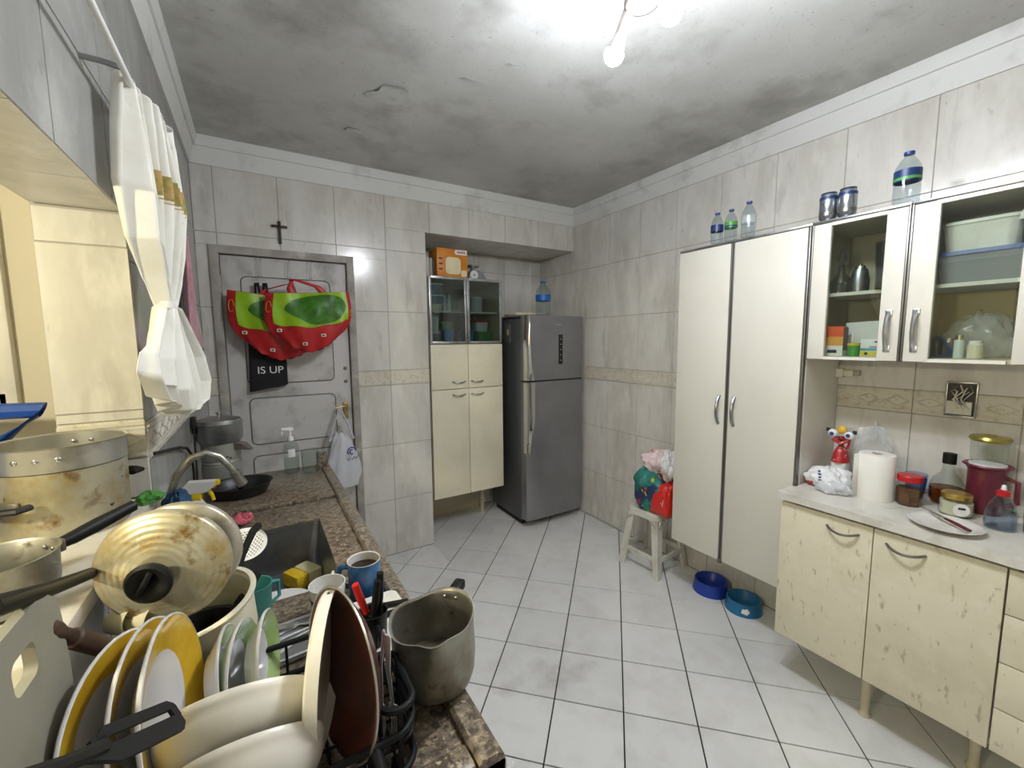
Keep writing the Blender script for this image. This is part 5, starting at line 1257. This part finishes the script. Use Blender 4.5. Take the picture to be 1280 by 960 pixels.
# lids standing behind the rack with a black pan between them
LN = (-.25, -1, 0)
def lidprof(r, h, rings=7):
    o = [(r*1.0, -.010), (r*1.0, .0), (r*.985, .003)]
    for k in range(1, 24):
        t = k/24; rr = r*(.97-t*.72); o.append((rr, .004+h*(1-(1-t)**1.6)+.00045*math.sin(t*rings*2*PI)))
    return o
bl = T('pot_lid', 'large domed pot lid with golden burnt stains and black knob', 'lid', M=bas(LN, loc=(-.158, .897, 1.218)))
pr_ = lidprof(.100, .022); r_in = pr_[-1]
MB().lathe([(.097, -.010)]+pr_+[(r_in[0]*.8, r_in[1]+.001), (0, r_in[1]+.001), (0, r_in[1]-.002), (.064, .010), (.094, .0), (.097, -.010)], 64).build('dome', 'lid_alu', bl)
kb = MB().lathe([(0, .026), (.010, .026), (.010, .033), (.024, .038), (.032, .046), (.033, .053), (.028, .058), (.018, .055), (.013, .051), (0, .050)], 28).build('knob', 'bakelite', bl)
MB().box((-.004, 0, .056), (.010, .044, .009), .004, rz(-.5)).build('knob_grip', 'bakelite', kb)
sk2 = T('skillet', 'black skillet with long handle wedged between the two lids', 'frying pan', M=bas(LN, loc=(-.149, .936, 1.212)))
MB().lathe([(0, -.010), (.068, -.010), (.088, .008), (.096, .018), (.093, .019), (.068, -.006), (0, -.006)], 48).build('pan', 'black_pan', sk2)
Mi = sk2.matrix_world.inverted()
hp = [Mi @ Vector(p) for p in ((-.236, .955, 1.205), (-.254, .925, 1.224), (-.250, .75, 1.285), (-.243, .60, 1.342))]
MB().tube([tuple(p) for p in hp], [.008, .009, .010, .012], 10).build('handle', 'bakelite', sk2)
l2 = T('pot_lid', 'pale aluminium pot lid with dark specks behind the stained lid', 'lid', M=bas((-.22, -1, .05), loc=(-.143, .968, 1.206)))
MB().lathe([(.093, -.008)]+lidprof(.097, .016, 3)+[(.023, .020), (0, .0205), (0, .018), (.06, .009), (.090, .0), (.093, -.008)], 60).build('dome', 'lid_pale', l2)

# plastic basin holding lids
bn = T('plastic_basin', 'cream plastic basin behind the plates with a worn rim', 'basin', M=bas((-.14, -.12, 1), (0, 1, 0), loc=(-.110, .985, CT+.014)))
MB().lathe(hcyl([(.062, 0), (.070, .004), (.090, .075), (.096, .150), (.102, .154), (.104, .160), (.098, .162)], .004), 52).build('basin', 'cream_plastic', bn)
pnb = T('black_saucepan', 'black pan lying inside the cream basin', 'pan', (-.125, .975, CT+.055))
MB().lathe(hcyl([(.050, 0), (.056, .004), (.068, .058), (.071, .060)], .003), 40).build('pan', 'black_pan', pnb)
MB().tube([(.050, .040, .052), (.075, .06, .075), (.095, .085, .10)], [.009, .010, .010], 8).build('handle', 'bakelite', pnb)
skm = T('skimmer', 'perforated steel skimmer with black handle standing over the sink', 'skimmer', M=bas((0, -.6, 1), loc=(-.062, 1.372, 1.030)))
# perforated disc: ring cells with holes
dm = MB(); RS = .054; cell = .0085
def pdisc():
    vs = []; fs = []; idx = {}
    def V(x, y):
        r2 = x*x+y*y; z = -.012*(1-r2/RS**2); k = (round(x, 5), round(y, 5))
        if k not in idx: idx[k] = len(vs); vs.append((x, y, z))
        return idx[k]
    N_ = 6
    for i in range(-N_, N_+1):
        for j in range(-N_, N_+1):
            cx_, cy_ = (i+.5*(j % 2))*cell, j*cell*.87
            if math.hypot(cx_, cy_) > RS-.006: continue
            o = [V(cx_+cell*.5774*math.sin(a*PI/3), cy_+cell*.5774*math.cos(a*PI/3)) for a in range(6)]
            h = [V(cx_+cell*.27*math.sin(a*PI/3)+1e-4*i, cy_+cell*.27*math.cos(a*PI/3)) for a in range(6)]
            for a in range(6): fs.append((o[a], o[(a+1) % 6], h[(a+1) % 6], h[a]))
    return vs, fs
v_, f_ = pdisc(); dm.add(v_, f_)
dm.lathe([(RS-.009, -.0035), (RS, 0), (RS+.0015, .0012), (RS+.0005, .0018), (RS-.009, -.0028)], 44)
dm.build('disc', 'label_white', skm)
Mi = skm.matrix_world.inverted()
hp = [Mi @ Vector(p) for p in ((-.028, 1.405, 1.062), (-.040, 1.34, 1.075), (-.062, 1.23, 1.065), (-.085, 1.13, 1.035))]
MB().tube([tuple(p) for p in hp], [.011, .010, .009, .009], 8).build('handle', 'bakelite', skm)
# wooden rolling pin and cream cup behind the plates
rp = T('rolling_pin', 'dark brown wooden pin handle sticking out behind the yellow plates', 'rolling pin', (0, 0, 0))
A_, B_ = Vector((-.249, .715, 1.254)), Vector((-.226, .82, 1.151)); dr = (B_-A_).normalized()
MB().tube([A_, A_+dr*.012, A_+dr*.03, A_+dr*.045, A_+dr*.07], [.006, .0125, .0125, .009, .010], 12).build('grip', 'wood_brown', rp)
MB().tube([A_+dr*.07, A_+dr*.074, A_+dr*.165, A_+dr*.17], [.008, .013, .013, .008], 14).build('body', 'wood_brown', rp)
for k, (c, r, lab) in enumerate((((-.216, .920, 1.128), .026, 'cream plastic cup lying on its side beside the stained lid'), ((-.188, .905, 1.128), .024, 'cream plastic cup with yellowed rim lying nearest the yellow plates'))):
    t = T('small_cup', lab, 'cup', M=bas((.75, -.62, .18), loc=c), group='small cups lying in the rack')
    MB().lathe([(0, -.03), (r*.72, -.03), (r, .018), (r*1.04, .019), (r*.98, .021), (r*.9, .018), (r*.66, -.024), (0, -.024)], 28).build('cup', 'cream_plastic', t)

# cups near the sink
mg = T('coffee_mug', 'blue mug of coffee at the counter edge', 'mug', (.207, 1.100, CT+.0002), yaw=2.6)
MB().lathe([(0, 0), (.036, 0), (.039, .006), (.041, .092), (.042, .100)], 40).build('body', 'mug_blue', mg)
MB().lathe([(.042, .100), (.0415, .1015), (.0385, .100), (.0375, .06), (.034, .006), (0, .005)], 40).build('lining', 'white_ceramic', mg)
MB().lathe([(0, .080), (.0378, .080)], 32).build('coffee', 'coffee', mg)
MB().tube([(.039, 0, .080), (.062, 0, .078), (.070, 0, .055), (.060, 0, .030), (.038, 0, .024)], .006, 8, flat=1.3).build('handle', 'mug_blue', mg)
for k in range(5): MB().grid(lambda u, v, k=k: ((.0408+.0004*v)*math.cos(-1.9+k*.42+.22*u), (.0408+.0004*v)*math.sin(-1.9+k*.42+.22*u), .014+.012*(k % 2)+.030*v), 4, 2).build('print_patch', ('ink_dark', 'box_red', 'ink_dark', 'box_brown', 'ink_blue')[k], mg)
wc = T('tea_cup', 'white cup with patterned foot beside the sink', 'cup', (.112, 1.060, CT+.0002), yaw=1.2)
MB().lathe(hcyl([(.026, 0), (.028, .008), (.034, .025), (.0395, .060), (.042, .085)], .0028), 40).build('body', 'white_ceramic', wc)
MB().lathe([(.0375, .042), (.0402, .060)], 40).build('pattern_band', 'book_dark', wc)
MB().tube([(.039, 0, .076), (.058, 0, .080), (.064, 0, .060), (.054, 0, .036), (.036, 0, .034)], .0042, 8).build('handle', 'white_ceramic', wc)
tcu = T('teal_cup', 'teal plastic cup between the basin and the sink', 'cup', (-.040, 1.120, CT+.0002), yaw=.4)
MB().lathe(hcyl([(.030, 0), (.032, .004), (.038, .098), (.0395, .100)], .002), 32).build('body', 'teal_plastic', tcu)
MB().tube([(.037, 0, .088), (.055, 0, .084), (.056, 0, .045), (.035, 0, .035)], .0045, 8).build('handle', 'teal_plastic', tcu)
# steel tray with cutlery
ty = T('steel_tray', 'shiny steel tray of cutlery lying beside the sink', 'tray', M=mv(.035, 1.000, CT+.0002) @ rz(.10))
MB().prism(rrect(.19, .12, .02), .0, .003).build('base', 'steel', ty)
MB().tube([(x, y, .012) for x, y in rrect(.195, .125, .022)], .006, 8, closed=True).build('rim', 'steel', ty)
def spoon(t, L=.17):
    MB().tube([(-L*.5, 0, .003), (-L*.48, 0, .003), (-L*.2, 0, .006), (L*.22, 0, .004)], [.004, .0075, .0048, .0032], 10, flat=.4).build('stem', 'cutlery', t)
    MB().grid(lambda u, v: (L*.22+L*.28*u, (v-.5)*2*.017*math.sin(PI*min(1, u*.92+.06))**.7, .004-.007*math.sin(PI*u)*(1-(2*v-1)**2)), 12, 8).build('scoop', 'cutlery', t, solid=.001)
def fork(t, L=.18, m_='steel'):
    MB().tube([(-L*.5, 0, .003), (-L*.48, 0, .003), (-L*.2, 0, .007), (L*.20, 0, .004)], [.004, .0078, .005, .0034], 10, flat=.4).build('stem', m_, t)
    m = MB(); m.box((L*.24, 0, .003), (L*.10, .018, .0018))
    for k in range(4): m.tube([(L*.27, -.0075+.005*k, .003), (L*.38, -.0078+.0052*k, .001), (L*.5, -.0072+.0048*k, .005)], .0012, 5)
    m.build('tines', m_, t)
cut = [('spoon', -.02, .035, .35, 'spoon lying in the steel tray, handle to the teal cup'), ('spoon', .01, .012, .22, 'spoon lying in the middle of the steel tray'), ('spoon', .02, -.022, .42, 'spoon lying at the rack side of the steel tray'), ('fork', .035, .02, 2.75, 'fork lying in the steel tray with tines at the cream lid'), ('fork', .05, -.012, .3, 'fork lying in the steel tray under the cream lid')]
for k, (kd, x, y, a, lab) in enumerate(cut):
    t = T('table_'+kd, lab, kd, M=mv(.035+x*.8, 1.0+y, CT+.0085+.0042*k) @ rz(a), group='cutlery in the steel tray')
    (spoon if kd == 'spoon' else fork)(t, .15)
# white board with knives, and the upright knives
wbd = T('white_board', 'small white chopping board lying on the front lip of the counter', 'cutting board', M=mv(.212, .925, CT+.0185) @ rz(.06))
MB().prism(rrect(.130, .235, .018), -.0, .009, inset=.001).build('board', 'white_plastic', wbd)
for k, (x, y, a, lab) in enumerate(((.232, .975, -.25, 'black-handled knife lying across the white board beside the mug'), (.228, .940, .02, 'black-handled knife lying across the white board beside the dark pan'))):
    t = T('kitchen_knife', lab, 'knife', M=mv(x, y, CT+.0345) @ rz(a), group='knives on the white board')
    MB().box((.015, 0, 0), (.07, .013, .011), .003).build('handle', 'bakelite', t)
    MB().prism([(-.02, -.008), (-.10, -.006), (-.12, .004), (-.02, .006)], -.0008, .0008).build('blade', 'steel', t)
ho = T('cutlery_holder', 'dark plastic cutlery holder hidden behind the frying pan', 'holder', (.178, .872, CT+.0278))
MB().lathe(hcyl([(.024, 0), (.026, .004), (.029, .07), (.031, .072)], .002), 24).build('cup', 'black_plastic', ho)
for k, (x, y, dx, mm, lab, L) in enumerate(((.190, .872, .006, 'bakelite', 'upright black knife handle in the cutlery holder, closer to the mug', .085), (.176, .862, .012, 'bakelite', 'upright black knife handle in the cutlery holder, closer to the pan', .075), (.166, .880, -.020, 'red_plastic', 'upright red knife handle in the cutlery holder', .07))):
    t = T('paring_knife', lab, 'knife', (x, y, CT+.036), group='upright knives')
    MB().prism([(-.007, 0), (.007, 0), (.007, .06), (-.007, .06)], -.0008, .0008, Matrix(((1, 0, 0, 0), (0, 0, 1, 0), (0, 1, 0, 0), (0, 0, 0, 1)))).build('blade', 'steel', t)
    MB().tube([(0, 0, .058), (dx*.5, 0, .09), (dx, 0, .058+L)], [.0065, .008, .0075], 10).build('handle', mm, t)
# dented milk pot on the front lip
mp_ = T('milk_pot', 'dented grey aluminium milk pot with black handle on the counter lip', 'pot', M=mv(.258, .722, CT+.0185) @ rz(.75))
prf = [(.062, 0), (.070, .006), (.076, .025), (.0785, .06), (.078, .105), (.079, .128), (.0815, .131)]
def mpf(u, v, inner):
    t = v*(len(prf)-1); i = min(int(t), len(prf)-2); f__ = t-i
    r = prf[i][0]+(prf[i+1][0]-prf[i][0])*f__; z = prf[i][1]+(prf[i+1][1]-prf[i][1])*f__
    a = u*2*PI
    if inner: r -= .003; z = max(z, .004)
    w_ = (z/.13)**3
    r *= 1+w_*(.06*math.cos(2*a+.4)+.035*math.cos(3*a)+.02*math.sin(5*a))
    r += w_*.014*math.exp(-((a-3.6)**2)/.06)
    return (r*math.cos(a), r*math.sin(a), z+w_*.004*math.cos(3*a+1))
m = MB().grid(lambda u, v: mpf(u, v, 0), 60, 24, wrap=True); m.f.append(tuple(range(60))[::-1]); o0 = 24*60
mi = MB().grid(lambda u, v: mpf(u, v, 1), 60, 24, wrap=True); mi.f.append(tuple(range(60)))
ofs = len(m.v); m.add(mi.v, mi.f); m.f += [(o0+i, o0+(i+1) % 60, ofs+o0+(i+1) % 60, ofs+o0+i) for i in range(60)]
m.build('body', 'alu_dull', mp_)
MB().lathe([(0, .030), (.072, .030)], 40).build('residue', 'granite_front', mp_)
MB().box((.086, 0, .116), (.014, .030, .022), .003).build('handle_bracket', 'alu_dull', mp_)
MB().box((.112, 0, .118), (.044, .024, .020), .005).build('handle', 'bakelite', mp_)
for s in (-.16, .16): MB().sphere((0, 0, 0), .004, bas((-1, 0, 0), loc=(.0775*math.cos(s), .0775*math.sin(s), .118)), 10, (1, 1, .6)).build('rivet', 'chrome', mp_)
# forks standing in the pocket of the rack
for k, (x, y, a, lab) in enumerate(((.148, .655, .05, 'steel fork standing handle up in the rack pocket, beside the frying pan'), (.158, .648, -.06, 'steel fork standing handle up in the rack pocket, beside the milk pot'))):
    t = T('standing_fork', lab, 'fork', M=mv(x, y, CT+.108) @ rz(.6*k) @ ry(-PI/2+a) @ rz(PI), group='forks in the rack pocket')
    fork(t, .185, 'cutlery')
